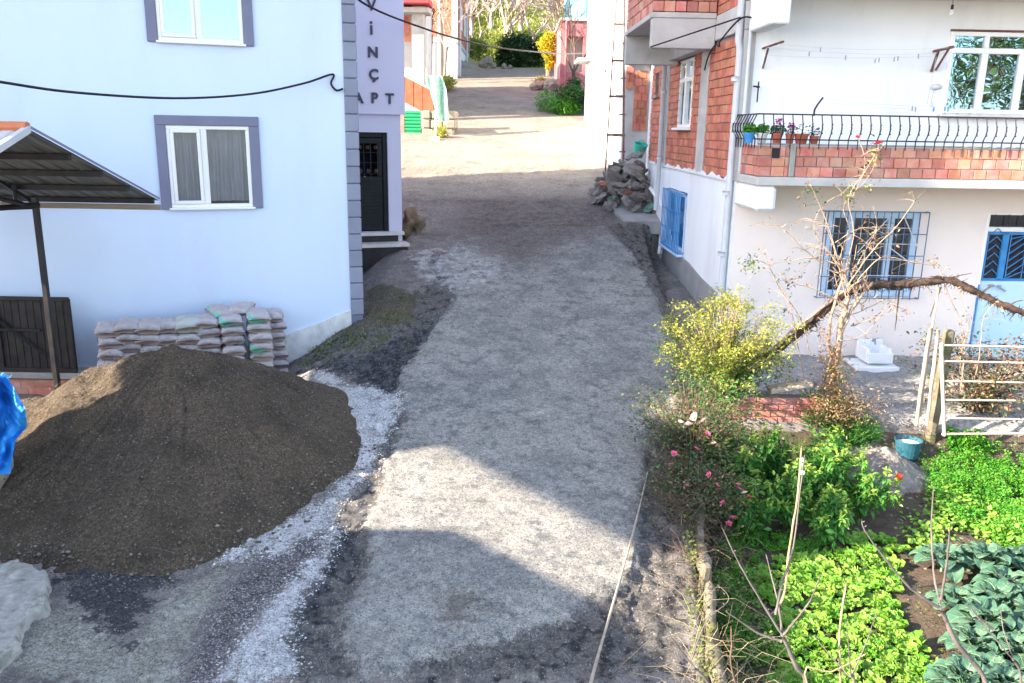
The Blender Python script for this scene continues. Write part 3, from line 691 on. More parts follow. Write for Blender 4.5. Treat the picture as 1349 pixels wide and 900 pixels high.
PV=np.stack([PX,PYY,PZ],-1).reshape(-1,3)
o=npmesh('sand_heap',PV[u],inv.reshape(-1,4),m_pile,smooth=True);tag(o,'large brown heap of sand and gravel in front of the pale blue house','gravel heap')
def pile_top(x,y): return float(gz(x,y)+pile_h(np.array(x),np.array(y)))
# loose pebbles: one sheet of stones
def pebbles(name,n,sampler,smin,smax,mat,label):
    R=np.random.default_rng(3);ico=np.array([(0,0,1),(.9,0,.1),(.2,.85,0),(-.8,.4,.1),(-.6,-.7,0),(.4,-.8,.1),(0,0,-.8)]);fi=[(0,1,2),(0,2,3),(0,3,4),(0,4,5),(0,5,1),(6,2,1),(6,3,2),(6,4,3),(6,5,4),(6,1,5)]
    P=[];Fs=[]
    for i in range(n):
        x,y,z=sampler(R);s=smin+(smax-smin)*R.random()**3;a=R.random()*6.28;v=ico*(s*np.array([1,.8,.6])*(.7+.6*R.random(3)))
        v=v@np.array([[math.cos(a),math.sin(a),0],[-math.sin(a),math.cos(a),0],[0,0,1]]);P.append(v+np.array([x,y,z+s*.15]));Fs.append(np.array(fi)+7*i)
    o=npmesh(name,np.concatenate(P),np.concatenate(Fs),mat);return tag(o,label,'gravel',kind='stuff')
def smp(R):
    while True:
        x=R.uniform(-7.2,-1.0);y=R.uniform(5.6,12)
        h=pile_h(np.array(x),np.array(y))
        if h>-.16+.12*R.random():
            return x,y,max(gzs(x,y)+float(h)+.01,gground(x,y))
m_peb=M('pebble_grey',(.10,.085,.07),(.20,.18,.16),scale=3,island=.5)
pebbles('loose_gravel',5000,smp,.004,.017,m_peb,'small loose stones scattered over the sand heap')
def smp2(R):
    x=R.uniform(-4.2,2.6);y=4.9+7.5*R.random()**1.3;return x,y,gground(x,y)
pebbles('road_gravel',4000,smp2,.003,.012,m_peb,'small stones scattered over the fresh concrete roadway')
WPTS=np.argwhere((np.abs(att['white'])<.11)&(Y<13.2))
def smp3(R):
    j,i=WPTS[R.integers(len(WPTS))];x=xs[i]+R.uniform(-.03,.03);y=ys[j]+R.uniform(-.03,.03);return x,y,gground(x,y)
pebbles('pale_chippings',4200,smp3,.005,.019,M('pale_stone',(.40,.40,.41),(.58,.58,.58),scale=3,island=.3),'loose pale stone chips scattered along the edge of the white gravel strip')
def smp4(R):
    while True:
        x=R.uniform(-6.2,-1.1);y=R.uniform(5.6,9.5);h=float(pile_h(np.array(x),np.array(y)))
        if -.14<h<.08+.1*R.random(): return x,y,max(gzs(x,y)+h+.01,gground(x,y))
pebbles('loose_stones',900,smp4,.008,.034,m_peb,'larger loose stones around the foot of the sand heap')
# ================================================================== CONCRETE SLAB CHUNK bottom left
poly=[atZ(u,v,.16) for u,v in ((-70,738),(0,737),(30,740),(62,752),(64,765),(52,790),(38,820),(20,848),(0,858),(-70,870))]
m=MB();vs=[];fs=[];R=random.Random(3);N_=len(poly);cx=sum(p.x for p in poly)/N_;cy=sum(p.y for p in poly)/N_
n2=140;gxx=np.linspace(min(p.x for p in poly)-.05,max(p.x for p in poly)+.05,n2);gyy=np.linspace(min(p.y for p in poly)-.05,max(p.y for p in poly)+.05,n2);SX,SY=np.meshgrid(gxx,gyy)
sd=sdist(SX,SY,np.array([(p.x,p.y) for p in poly]))+vnoise(SX,SY,5,51)*.12+vnoise(SX,SY,14,56)*.06+vnoise(SX,SY,30,52)*.025
SZ=gz(SX,SY)+.12*sm(-.005,.02,sd)-.05*sm(0.02,-.03,sd)+vnoise(SX,SY,6,53)*.008+vnoise(SX,SY,22,54)*.014+vnoise(SX,SY,40,55)*.010
kq=(sd>-.04)[:-1,:-1];ii=np.arange(n2*n2).reshape(n2,n2);f=np.stack([ii[:-1,:-1],ii[:-1,1:],ii[1:,1:],ii[1:,:-1]],-1)[kq];u,inv=np.unique(f,return_inverse=True)
o=npmesh('concrete_slab',np.stack([SX,SY,SZ],-1).reshape(-1,3)[u],inv.reshape(-1,4),M('slab_concrete',(.52,.50,.46),(.34,.33,.30),scale=9,bump=1,bscale=30,bdist=.03,c3=(.15,.15,.125),s3=8,t3=(.5,.72)),smooth=True)
tag(o,'broken pale concrete slab edge in the lower left corner','concrete slab')
# ================================================================== CEMENT BAGS
def bag_mesh(seed,w=.355,d=.56,h=.15,mat=m_bag):
    R=random.Random(seed);n=14;vs=[];fs=[];off=Vector((seed*3.1,seed*1.7,0))
    nxx,nyy=16,22
    for side in (1,-1):
        for j in range(nyy+1):
            for i in range(nxx+1):
                a=-1+2*i/nxx;b=-1+2*j/nyy
                e=(1-abs(a)**5)**.36*(1-abs(b)**6)**.4 if abs(a)<1 and abs(b)<1 else 0
                x=a*w/2*(1-.05*abs(b)**3+.02*math.sin(b*5+seed));y=b*d/2*(1-.03*a*a)
                z=side*h/2*e
                nz=mn.noise(Vector((x*7,y*6,side*2))+off)*.022+mn.noise(Vector((x*20,y*15,side*4))+off)*.008
                x+=mn.noise(Vector((z*22,y*9,5))+off)*.012;y+=mn.noise(Vector((x*12,z*20,9))+off)*.02
                vs.append((x,y,z+nz*(e if e>0 else 0)*1.2-.02*a*a*(1 if side>0 else 0)+h/2+.004))
    N1=(nxx+1)*(nyy+1)
    for s in (0,1):
        for j in range(nyy):
            for i in range(nxx):
                q=(s*N1+j*(nxx+1)+i,s*N1+j*(nxx+1)+i+1,s*N1+(j+1)*(nxx+1)+i+1,s*N1+(j+1)*(nxx+1)+i);fs.append(q if s==0 else q[::-1])
    # edge band joining both sides
    def ring():
        r=[(i,0) for i in range(nxx)]+[(nxx,j) for j in range(nyy)]+[(i,nyy) for i in range(nxx,0,-1)]+[(0,j) for j in range(nyy,0,-1)];return r
    rr=ring()
    for k in range(len(rr)):
        (i,j),(i2,j2)=rr[k],rr[(k+1)%len(rr)];fs.append((j*(nxx+1)+i,N1+j*(nxx+1)+i,N1+j2*(nxx+1)+i2,j2*(nxx+1)+i2))
    me=bpy.data.meshes.new('cement_bag');me.from_pydata(vs,[],fs);me.materials.append(mat);me.polygons.foreach_set('use_smooth',[True]*len(fs));me.update();return me
# bag with a printed green patch on its end and upper face
def m_bag_green():
    m=m_bag.copy();m.name='cement_bag_green_print';nt=m.node_tree;b=nt.nodes['Principled BSDF'];L=nt.links.new
    src=b.inputs['Base Color'].links[0].from_socket
    tc=N(nt,'ShaderNodeTexCoord');sp=N(nt,'ShaderNodeSeparateXYZ');L(tc.outputs['Object'],sp.inputs[0])
    a=N(nt,'ShaderNodeMath',operation='MULTIPLY_ADD');a.inputs[1].default_value=.45;L(sp.outputs[0],a.inputs[0]);L(sp.outputs[2],a.inputs[2])
    n=N(nt,'ShaderNodeTexNoise');n.inputs['Scale'].default_value=9;L(tc.outputs['Object'],n.inputs['Vector']);k=N(nt,'ShaderNodeMath',operation='MULTIPLY_ADD');k.inputs[1].default_value=-.05;L(n.outputs[0],k.inputs[0]);L(a.outputs[0],k.inputs[2])
    r=N(nt,'ShaderNodeMapRange');r.inputs[1].default_value=.052;r.inputs[2].default_value=.044;L(k.outputs[0],r.inputs[0])
    r2=N(nt,'ShaderNodeMapRange');r2.inputs[1].default_value=-.16;r2.inputs[2].default_value=-.15;L(sp.outputs[0],r2.inputs[0])
    r3=N(nt,'ShaderNodeMath',operation='MULTIPLY');L(r.outputs[0],r3.inputs[0]);L(r2.outputs[0],r3.inputs[1])
    mx=N(nt,'ShaderNodeMix',data_type='RGBA');L(r3.outputs[0],mx.inputs[0]);L(src,mx.inputs[6]);mx.inputs[7].default_value=(.20,.58,.46,1);L(mx.outputs[2],b.inputs['Base Color']);return m
mg=m_bag_green()
BM=[bag_mesh(i) for i in range(7)];BG=[bag_mesh(20+i,mat=mg) for i in range(3)]
m_palebag=M('pale_bag',(.42,.46,.44),(.5,.52,.5),scale=6,bump=.4,bscale=20);BP=bag_mesh(31,.42,.5,.2,m_palebag)
ORD=['topmost','second','third','fourth','fifth','sixth','seventh','eighth','ninth','tenth','eleventh']
COLN=['leftmost column','second column from the left','third column from the left','fourth column from the left','fifth column from the left','sixth column from the left','third column from the right end','second column from the right end','front right end column','rear right end column']
RB=random.Random(11);GRP='cement bags stacked along the pale blue wall'
cols=[(141,432,-.8,[]),(166,428,-.8,[]),(195,427,-.8,[]),(222,427,-.8,[]),(247,427,-.8,'P'),(273,421,-.8,[]),(305,418,-.85,[0]),(343,414,-.9,[0,3]),(361,414,-.42,[])]
nb=0
for ci,(u,v,yl,gr) in enumerate(cols):
    x,zt=LF.py(u,v,yl-.28);P0=LF.w(x,yl,0);g0=gzs(P0.x,P0.y)-.02
    hh=.145;k=max(2,int((zt-g0)/hh));hh=(zt-g0)/k
    cn=COLN[ci] if ci<8 else 'rear right end column'
    if ci==7: cn='right end column'
    for i in range(k):
        z=g0+i*hh;topi=k-1-i
        me=BM[RB.randrange(7)]
        lab='grey cement bag, %s, %s'%(ORD[min(topi,10)]+(' from the top' if topi else ''),cn)
        if gr=='P' and topi==0: me=BP;lab='pale smooth bag slumped on top of the stack behind the heap summit'
        elif gr!='P' and topi in gr: me=BG[RB.randrange(3)];lab='cement bag with green print, %s in the %s'%(ORD[topi]+(' from the top' if topi else ''),cn)
        o=bpy.data.objects.new('cement_bag',me);COL.objects.link(o);q=LF.w(x+RB.uniform(-.02,.02),yl+RB.uniform(-.03,.03),z-.004)
        o.location=q;o.rotation_euler=(RB.uniform(-.02,.02),RB.uniform(-.03,.03),LA+RB.uniform(-.09,.09)+(pi if RB.random()<.5 and me not in BG else 0));o.scale=(1,1,hh/.15*1.02)
        tag(o,lab,'cement bag',GRP)
for (u,v,yl,me,lab,rz) in ((291,408,-.62,BG[1],'cement bag with green print lying tilted on the stack top, left of two',.25),(318,404,-.6,BM[2],'grey cement bag lying tilted on the stack top, right of two',-.3)):
    x,z=LF.py(u,v,yl-.2);q=LF.w(x,yl,z-.155);o=bpy.data.objects.new('cement_bag',me);COL.objects.link(o);o.location=q;o.rotation_euler=(.05,-.1 if rz<0 else .06,LA+rz);tag(o,lab,'cement bag',GRP)
# white plastic sheet hem beside the bags
# ================================================================== LEFT FAR BUILDINGS
def P3(u,v,y): return atY(u,v,y)
def slabq(mb,pts,y,th):  # polygon in pixels at depth y, thickness th backwards (real size)
    P=[atY(u,v,y) for u,v in pts];n=len(P);mb.add([p for p in P]+[p+Vector((0,th,0)) for p in P],[tuple(range(n)),tuple(range(n,2*n))[::-1]]+[(i,i+n,(i+1)%n+n,(i+1)%n) for i in range(n)])
# house with stair (behind the tower)
H1=thing('stair_house','unfinished brick house with an outside stair and bright green shutter beyond the lilac tower','house',(-4.5,32,0))
inv=Matrix.Translation((4.5,-32,0))
def bld(mb,name,mat,par,loc):
    mb.v=[(a-loc[0],b-loc[1],c-loc[2]) for a,b,c in mb.v];return mb.build(name,mat,par)
o1=(-4.5,32,0)
m=MB();y=36.5
wl=P3(520,60,y).x;wr=P3(562,60,y).x;zg=gzs(-4.3,y)-.5
m.box(wl-5,wr,y,y+2.2,zg,10.8);m.box(wl-5,wr-1.7,y+2.21,y+8,zg,10.8);bld(m,'wall',m_concl,H1,o1)
m=MB();bricks(m,wl,P3(541,40,y).x,P3(540,56,y).z,P3(540,10,y).z,y-.02,.3,.2,th=.05,seed=5);bld(m,'brick_infill',m_brick,H1,o1)
m=MB();m.cbox(P3(543,60,35.6).x,P3(559,60,35.6).x,35.6,36.1,P3(550,108,35.6).z-1,10,.03);m.cbox(wl-5,P3(566,0,35.4).x,35.2,36.4,P3(550,17,35.4).z,P3(550,10,35.4).z,.02);bld(m,'column',m_conc,H1,o1)
m=MB();m.cbox(wl-5,P3(565,2,34.8).x,34.8,36.4,P3(550,4,34.8).z,P3(550,-4,34.8).z,.02);bld(m,'awning',m_red,H1,o1)
# stair parapet of upright bricks
m=MB();y=32.6
pp=[(525,96),(533,101),(545,107),(557,113),(571,121)];pbm=[(525,130),(533,135),(545,141),(557,148),(571,153)]
for i in range(4):
    q=[pp[i],pp[i+1],pbm[i+1],pbm[i]];q=[(a+(.4 if k in (0,3) else -.4),b) for k,(a,b) in enumerate(q)];slabq(m,q,y,.2)
bld(m,'stair_parapet',M('dark_red_brick',(.30,.075,.045),(.36,.11,.07),scale=6,island=.15),H1,o1)
m=MB();slabq(m,[(525,130.5),(571,153.5),(572,158),(556,156),(525,141)],y+.02,1.2);slabq(m,[(525,94.5),(533,99.5),(572,119.5),(572,121.2),(533,101.2),(525,96.2)],y-.02,.24);bld(m,'stair_flight',m_concl,H1,o1)
m=MB();y=32.2
zz0=P3(540,191,y).z;zz1=P3(540,146,y).z;xa=P3(533.5,170,y).x;xb=P3(554.5,170,y).x;k=10
for i in range(k):
    a=zz0+(zz1-zz0)*i/k;b_=zz0+(zz1-zz0)*(i+1)/k;m.tube([(xa,y,(a+b_)/2),(xb,y,(a+b_)/2)],(b_-a)/2*1.02,8)
bld(m,'shutter',m_gshut,H1,o1)
m=MB();m.box(xa-3,xa-.02,y-.05,y+.6,zz0-.8,zz1-.05);bld(m,'side_wall',m_brickp,H1,o1)
# stone retaining wall right of the shutter
m=MB();R=random.Random(4);W0=P3(555,188,31.8);
for j in range(4):
    x=P3(555.5,170,31.8).x
    zc=P3(556,190,31.8).z-.1+j*.33
    xe_=P3(600-j*5,170,31.8).x
    while x<xe_:
        w=R.uniform(.28,.5);m.cbox(x,x+w-.02,31.8+R.uniform(0,.08),33.4,zc,zc+.31,.05);x+=w
o=m.build('retaining_wall',m_stone);tag(o,'rough stone retaining wall beside the green shutter','wall')
m=MB();n=24;vs=[]
for i in range(n+1):
    for j in range(n+1):
        t=i/n;w=j/n;u=np.interp(w,[0,.3,1],[560,566,578])+(np.interp(w,[0,.3,1],[582,588,592])-np.interp(w,[0,.3,1],[560,566,578]))*t;v=100+60*w
        vs.append(P3(u,v,31.4+.3*math.sin(t*9+w*4)*.5+.5*(1-w)))
m.add(vs,[(i*(n+1)+j,(i+1)*(n+1)+j,(i+1)*(n+1)+j+1,i*(n+1)+j+1) for i in range(n) for j in range(n)]);o=m.build('green_netting',m_net,None,True);tag(o,'pale green netting draped over the end of the brick stair','netting')
def pole(name,u0,v0,u1,v1,y,r,mat,label,cat,y2=None):
    m=MB();a=P3(u0,v0,y);b_=P3(u1,v1,y2 or y);m.tube([a,b_],r,8);return m,a,b_
m,a,b_=pole('',575,134,573,184,30.6,.035,m_post,'','');m.cbox(b_.x-.16,b_.x+.16,30.45,30.75,b_.z-.05,b_.z+.1,.02);o=m.build('marker_post',m_pvc);tag(o,'thin white post standing in a white block at the roadside','post')
# utility pole
yp=50.;p=P3(581,112,yp);m=MB();m.tube([(p.x,yp,p.z-.5),(p.x-.05,yp,p.z+10)],[.17,.12],10);U=m.build('utility_pole',m_post);tag(U,'tall pale utility pole in front of the distant brick house','utility pole')
# dark tree trunk
# brick house further up
H2=thing('brick_house','two storey red brick house with white ground floor beside the upper street','house',(-6,55,0));o2=(-6,55,0)
xc=P3(602,60,51).x;zb=gzs(xc,51)-1
m=MB();z1=P3(600,50,51).z
m.box(xc-5,xc,51,64,zb,z1);bld(m,'ground_floor_wall',m_white,H2,o2)
m=MB();z2=15;bricks(m,xc-5,xc,z1+.02,z2,51,.32,.24,th=.08,seed=7,jit=.01);
hw=[(54.2,55.4,z1+.8,z1+2.1),(58,59.4,z1+.8,z1+2.1)]
bricks(m,51.02,64,z1+.02,z2,xc,.32,.24,holes=hw,sw=True,th=.08,out=1,seed=8,jit=.01);bld(m,'brick_wall',m_brick,H2,o2)
m=MB();m.box(xc-5,xc-.1,51.1,63.9,z1,z2);bld(m,'backing_wall',m_mortar,H2,o2)
m=MB();m.cbox(xc-5.02,xc+.05,50.94,64,z1-.28,z1+.02,.02);
m.box(xc-.3,xc+.04,50.95,51.2,z1+.03,z2);m.box(xc-.04,xc+.04,63.6,64,z1+.03,z2);bld(m,'concrete_frame',m_concl,H2,o2)
for (a,b_,c,d) in hw:
    m=MB();m.box(xc-.02,xc+.05,a,b_,c,c+.08);m.box(xc-.02,xc+.05,a,b_,d-.08,d);m.box(xc-.02,xc+.05,a,a+.08,c+.081,d-.081);m.box(xc-.02,xc+.05,b_-.08,b_,c+.081,d-.081);bld(m,'window',m_pvc,H2,o2)
m=MB();m.box(xc-.01,xc+.03,55,56.6,zb,z1-.9);bld(m,'door',m_bar,H2,o2)
for yy,zt_ in ((52.2,15),(59.5,15)):
    m=MB();m.tube([(xc+.1,yy,zb),(xc+.1,yy,zt_)],.07,8);bld(m,'drainpipe',m_pipe,H2,o2)
m=MB();m.cbox(xc-1.3,xc-.9,50.9,50.99,z1-3,z1-.3,.01);m.cbox(xc-2.4,xc-2.1,50.8,50.99,z1-4,z1-1.2,.01);bld(m,'shutter_panel',m_bar,H2,o2)
# rock by the tower
def rock_mesh(seed,sx,sy,sz,rough=.35,sub=3,flat=False):
    import bmesh
    bm=bmesh.new();bmesh.ops.create_icosphere(bm,subdivisions=sub,radius=1);off=Vector((seed*7.3,seed*2.1,seed))
    for v in bm.verts:
        n=v.co.normalized();d=1+rough*mn.noise(n*1.6+off)+rough*.5*mn.noise(n*4+off)
        v.co=Vector((n.x*d*sx,n.y*d*sy,n.z*d*sz))
    me=bpy.data.meshes.new('rock');bm.to_mesh(me);bm.free();return me
def rock(name,seed,loc,s,mat,label,cat,group=None,rot=0,rough=.35,smooth=True):
    me=rock_mesh(seed,*s,rough);me.materials.append(mat);me.polygons.foreach_set('use_smooth',[smooth]*len(me.polygons))
    o=bpy.data.objects.new(name,me);COL.objects.link(o);o.location=loc;o.rotation_euler=(0,0,rot);return tag(o,label,cat,group)
p=onG(541,322);rock('boulder',3,(p.x-.12,p.y+1.5,p.z+.1),(.26,1.2,.42),M('brown_rock',(.10,.075,.045),(.22,.16,.10),scale=4,bump=1,bscale=12,bdist=.05,c3=(.06,.06,.03),s3=2),'brown boulder lying against the foot of the lilac tower','boulder',rough=.75)
# ================================================================== RIGHT HOUSE
RA=.025;A0=atY(972,200,13.3);RF=Frame(A0.x,13.3,RA)
RH=thing('brick_house','half finished house with orange brick upper side, whitewashed ground floor and long balcony','house',(A0.x,13.3,0),RA)
BY=-1.1
# front ground floor
gw=(1.50,2.98,1.47,2.84);gd=(4.04,5.3,.45,2.84);uwn=(3.07,4.75,4.34,5.52)
m=MB();wall_holes(m,.02,9.5,-.2,3.27,[gw,gd],0,.2);m.build('front_wall',m_cream,RH)
m=MB();wall_holes(m,.02,9.5,3.40,5.95,[uwn],.002,.2);m.build('upper_wall',m_white,RH)
bw=(3.15,4.95,1.66,2.85)
m=MB();wall_holes(m,0.012,7.5,-.2,3.265,[bw],-.012,.2,sw=True);m.box(.0,9.5,7.4,7.6,-.2,8);m.box(9.3,9.5,.3,7.3,-.2,8);m.build('side_wall',m_white,RH)
# plinth
m=MB();pl=[(.0,1.40),(.6,1.42),(1.6,1.47),(2.7,1.59),(3.6,1.6),(4.9,1.62),(5.1,1.62)]
m.prism([(5.1,.5),(.0,-.3)]+[(a,b) for a,b in pl],.035,'x',-.05)
m.build('plinth',m_plinth,RH)
# side bricks
sw1=(3.24,4.38,4.08,5.36);sw2=(6.62,7.08,4.80,5.33)
ZB=5.49
for (a,b_,s) in ((.14,2.05,1),(2.6,5.45,2),(6.0,7.5,3)):
    m=MB();bricks(m,a,b_,3.29,ZB,-.03,.235,.143,holes=[sw1,sw2],sw=True,th=.08,out=-1,jit=.007,seed=s,gap=.014);m.build('brick_panel',m_brick,RH)
m=MB();wall_holes(m,.1,7.5,3.27,ZB+.0,[sw1,sw2],.0,.2,sw=True);m.build('backing_wall',m_mortar,RH)
# smeared mortar band at the foot of the bricks
m=MB();pts=[];z=[];n=240
prof=[(.1+7.35*i/n,3.31+.10*mn.noise(Vector((i*.09,0,0)))+.05*mn.noise(Vector((i*.7,3,0)))+.0) for i in range(n+1)]
m.prism([(.1,3.262)]+prof+[(7.45,3.262)],.012,'x',-.047);m.build('plaster_edge',m_white,RH)
m=MB()
m.cbox(-.045,.2,2.055,2.595,3.25,ZB,.008);m.cbox(-.045,.2,5.455,5.995,3.25,ZB,.008);m.cbox(-.05,.2,-.01,7.5,ZB+.002,5.89,.01)
m.cbox(-.045,.14,-.006,.135,3.27,ZB,.01)
m.build('concrete_frame',m_concl,RH)
m=MB();bricks(m,.05,7.5,5.90,8.,-.03,.235,.143,sw=True,th=.08,out=-1,jit=.007,seed=9,gap=.014);m.build('top_brick_wall',m_brick,RH);m=MB();m.box(0,.15,0.05,7.5,5.9,8.);m.build('top_backing_wall',m_mortar,RH)
# bay
BX=RF.px(857,60,0)[0];bx0=RF.loc(atY(857,60,15.02)).x
m=MB();m.cbox(bx0,-.052,1.70,1.88,5.36,5.84,.012);m.cbox(bx0,-.052,4.55,4.75,5.30,5.84,.01);m.cbox(bx0-.02,-.052,1.69,4.76,5.842,5.93,.01);m.cbox(-.25,-.055,1.885,4.545,5.38,5.66,.01);m.build('bay_slab',m_concl,RH)
m=MB();bricks(m,bx0,-.05,5.94,7.6,1.71,.19,.175,out=-1,th=.14,seed=12,gap=.014,jit=.012);bricks(m,1.86,4.74,5.94,7.6,bx0+.01,.2,.175,sw=True,out=-1,th=.14,seed=13,gap=.014,jit=.01);m.build('bay_bricks',m_brickp,RH)
m=MB();m.box(bx0+.13,-.06,1.84,4.6,5.94,7.55);m.build('bay_core',m_mortar,RH)
# side windows
def pvcwin(parent,a0,a1,z0,z1,x,splits=(),trans=None,mat=m_pvc,sw=True,sill=True,gl=m_glass,d=.07,fw=.06):
    m=MB();B=(lambda p,q,c,dd,dp=0:m.cbox(x-.0-dp,x+d,p,q,c,dd,.006)) if sw else (lambda p,q,c,dd,dp=0:m.cbox(p,q,x-dp,x+d,c,dd,.006))
    B(a0,a0+fw,z0+fw,z1-fw);B(a1-fw,a1,z0+fw,z1-fw);B(a0,a1,z0,z0+fw);B(a0,a1,z1-fw,z1)
    zt=z1-fw
    if trans: B(a0+fw,a1-fw,trans-.04,trans+.04,.005);zt=trans-.04
    for s in splits: B(s-.05,s+.05,z0+fw,zt,.01)
    if trans and splits: B(splits[0]-.035,splits[0]+.035,trans+.04,z1-fw,.01)
    o=m.build('window',mat,parent)
    g=MB();P=(lambda a,z:(x+.03,a,z)) if sw else (lambda a,z:(a,x+.03,z))
    g.add([P(a0+fw*.8,z0+fw*.8),P(a1-fw*.8,z0+fw*.8),P(a1-fw*.8,z1-fw*.8),P(a0+fw*.8,z1-fw*.8)],[(0,1,2,3)]);g.build('pane',gl,o)
    r=MB()
    if sw: r.box(x+.35,x+.4,a0-.3,a1+.3,z0-.3,z1+.3)
    else: r.box(a0-.3,a1+.3,x+.45,x+.5,z0-.3,z1+.3)
    r.build('room',m_dark,o)
    return o
w1=pvcwin(RH,sw1[0],sw1[1],sw1[2],sw1[3],-.04,[(sw1[0]+sw1[1])/2],4.98)
m=MB();m.cbox(-.14,-.035,sw1[0]-.08,sw1[1]+.06,sw1[2]-.05,sw1[2]-.003,.006);m.build('sill',m_pvc,w1)
m=MB()
for k in range(9): z=sw1[2]+.1+k*.14;m.tube([(-.09,sw1[1]-.32,z),(-.09,sw1[1]+.03,z)],.006,4)
m.build('grille',m_iron,w1)
m=MB();m.cbox(-.03,.08,sw2[0],sw2[0]+.05,sw2[2],sw2[3],.005);m.cbox(-.1,.02,sw2[0]-.05,sw2[1]+.05,sw2[2]-.06,sw2[2]-.003,.005);o=m.build('small_window',m_wood,RH);m=MB();m.box(.1,.14,sw2[0]-.1,sw2[1]+.1,sw2[2]-.1,sw2[3]+.1);m.build('room',m_dark,o)
w2=pvcwin(RH,bw[0]+.05,bw[1]-.05,bw[2]+.03,bw[3]-.03,-.03,[(bw[0]+bw[1])/2],None,m_pvcb)
m=MB()
for k in range(13): y=bw[0]+.03+k*(bw[1]-bw[0]-.06)/12;m.tube([(-.13,y,bw[2]),(-.13,y,bw[3])],.011,5)
for k in range(4): z=bw[2]+.02+k*(bw[3]-bw[2]-.04)/3;m.tube([(-.13,bw[0],z),(-.13,bw[1],z)],.013,5)
for y in (bw[0]+.02,bw[1]-.02):
    for z in (bw[2]+.03,bw[3]-.03): m.tube([(-.13,y,z),(0,y,z)],.012,5)
m.build('grille',m_bluep,w2)
m=MB();m.cbox(-.16,-.015,bw[0]-.02,bw[1]+.02,bw[2]-.05,bw[2]-.003,.01);m.build('sill',m_pvcb,w2)
# front window
m=MB();T=.09
o=pvcwin(RH,gw[0]+.02,gw[1]-.02,gw[2]+.01,gw[3]-.01,-.01,[1.88+.0,2.52],None,m_pvcb,False,fw=.1)
m=MB()
xs_=np.linspace(gw[0]+.05,gw[1]-.06,13)
for x in xs_: m.tube([(x,-.11,gw[2]-.02),(x,-.11,gw[3]+.01)],.0085,5)
for z in np.linspace(gw[2],gw[3],5): m.tube([(gw[0]-.08,-.11,z),(gw[1]+.08,-.11,z)],.008,5)
for sx in (gw[0]-.08,gw[1]+.08):
    for z in (gw[2],gw[3]): m.tube([(sx,-.11,z),(sx,0,z)],.009,5)
    m.tube([(sx,-.11,gw[2]),(sx,-.11,gw[3])],.009,5)
m.build('grille',m_blueg,o)
m=MB();R=random.Random(2)
m.tube([(1.95,-.185,2.2),(2.42,-.185,gw[3]-.04)],.008,5);m.tube([(2.6,-.185,gw[3]-.02),(2.9,-.185,2.3)],.008,5);m.tube([(1.95,-.185,2.0),(2.3,-.185,gw[2]+.1)],.008,5);m.tube([(2.45,-.185,2.3),(2.75,-.185,2.1)],.008,5)
for z in (1.85,2.1,2.35,2.6): m.tube([(1.95,-.18,z),(2.9,-.18,z)],.006,4)
m.build('lattice',m_white_cord,o)
# upper balcony window
uw=pvcwin(RH,uwn[0],uwn[1],uwn[2],uwn[3],-.02,[3.62,4.2],5.25,m_pvc,False,fw=.065,gl=m_glass2)
m=MB();m.cbox(uwn[0]-.05,uwn[1]+.05,-.12,-.022,uwn[2]-.07,uwn[2]-.004,.01);m.build('sill',m_marble,uw)
m=MB();m.cbox(uwn[0]-.02,uwn[1]+.05,-.04,.0,uwn[3]+.003,uwn[3]+.03,.004);m.build('lintel_edge',m_brown,uw)
# door
dm=MB();x0,x1,z0,z1=gd
dm.cbox(x0,x0+.05,-.01,.09,z0,z1,.006);dm.cbox(x0+.05,x1,-.01,.09,2.545,2.62,.006);dm.cbox(x0+.05,x1,-.01,.09,z1-.03,z1,.004)
do=dm.build('door',m_pvc,RH)
m=MB();m.cbox(x0+.055,x1,.0,.06,z0,1.76,.01);m.cbox(x0+.055,x0+.32,-.012,-.001,z0+.1,1.55,.006);m.build('door_panel',m_doorb,do)
m=MB()
for a,b_ in ((x0+.055,x0+.075),(x0+.30,x0+.40),): m.cbox(a,b_,-.02,.05,1.77,2.54,.006)
m.cbox(x0+.055,x1,-.02,.04,1.765,1.80,.004);m.cbox(x0+.055,x1,-.02,.04,2.50,2.54,.004);m.box(x0+.08,x1,.03,.04,1.8,2.5)
m.build('glazed_frame',m_bluep,do)
m=MB();m.add([(x0+.08,.02,1.8),(x1,.02,1.8),(x1,.02,2.5),(x0+.08,.02,2.5)],[(0,1,2,3)]);m.add([(x0+.05,.05,2.62),(x1,.05,2.62),(x1,.05,z1-.03),(x0+.05,.05,z1-.03)],[(0,1,2,3)]);m.build('pane',M('dark_glass',(.01,.015,.03),rough=.08,spec=.8),do)
m=MB();xa,xb=x0+.42,x1+.2;w=xb-xa
for k in range(5):
    x=xa+w*k/4
    m.tube([(x,-.03,1.8),(x,-.03,2.5)],.008,4)
for k in range(7):
    z=1.72+k*.12
    for q in range(2):
        xa2=xa+q*w/2;zz=lambda z:min(max(z,1.8),2.5)
        m.tube([(xa2,-.035,zz(z)),(xa2+w/4,-.035,zz(z+.2))],.008,4);m.tube([(xa2+w/4,-.035,zz(z+.2)),(xa2+w/2,-.035,zz(z))],.008,4)
for k in range(6): z=1.85+k*.13;m.tube([(x0+.08,-.025,z),(x0+.19,-.025,z+.1)],.007,4);m.tube([(x0+.19,-.025,z+.1),(x0+.3,-.025,z)],.007,4)
m.build('door_grille',m_bluep,do)
m=MB()
for k in range(6): m.tube([(x0+.12+k*.22,-.02,2.63),(x0+.12+k*.22,-.02,z1-.02)],.008,4)
m.build('transom_bars',m_iron,do)
m=MB();m.lathe([(0,0),(.03,0),(.03,.03),(0,.03)],(x0+.35,-.03,1.66),12);m.lathe([(0,0),(.045,0),(.045,.03),(0,.03)],(x0+.22,-.03,1.67),12);m.tube([(x0+.35,-.05,1.65),(x0+.45,-.05,1.60)],.015,6);m.build('handle',m_bar,do)
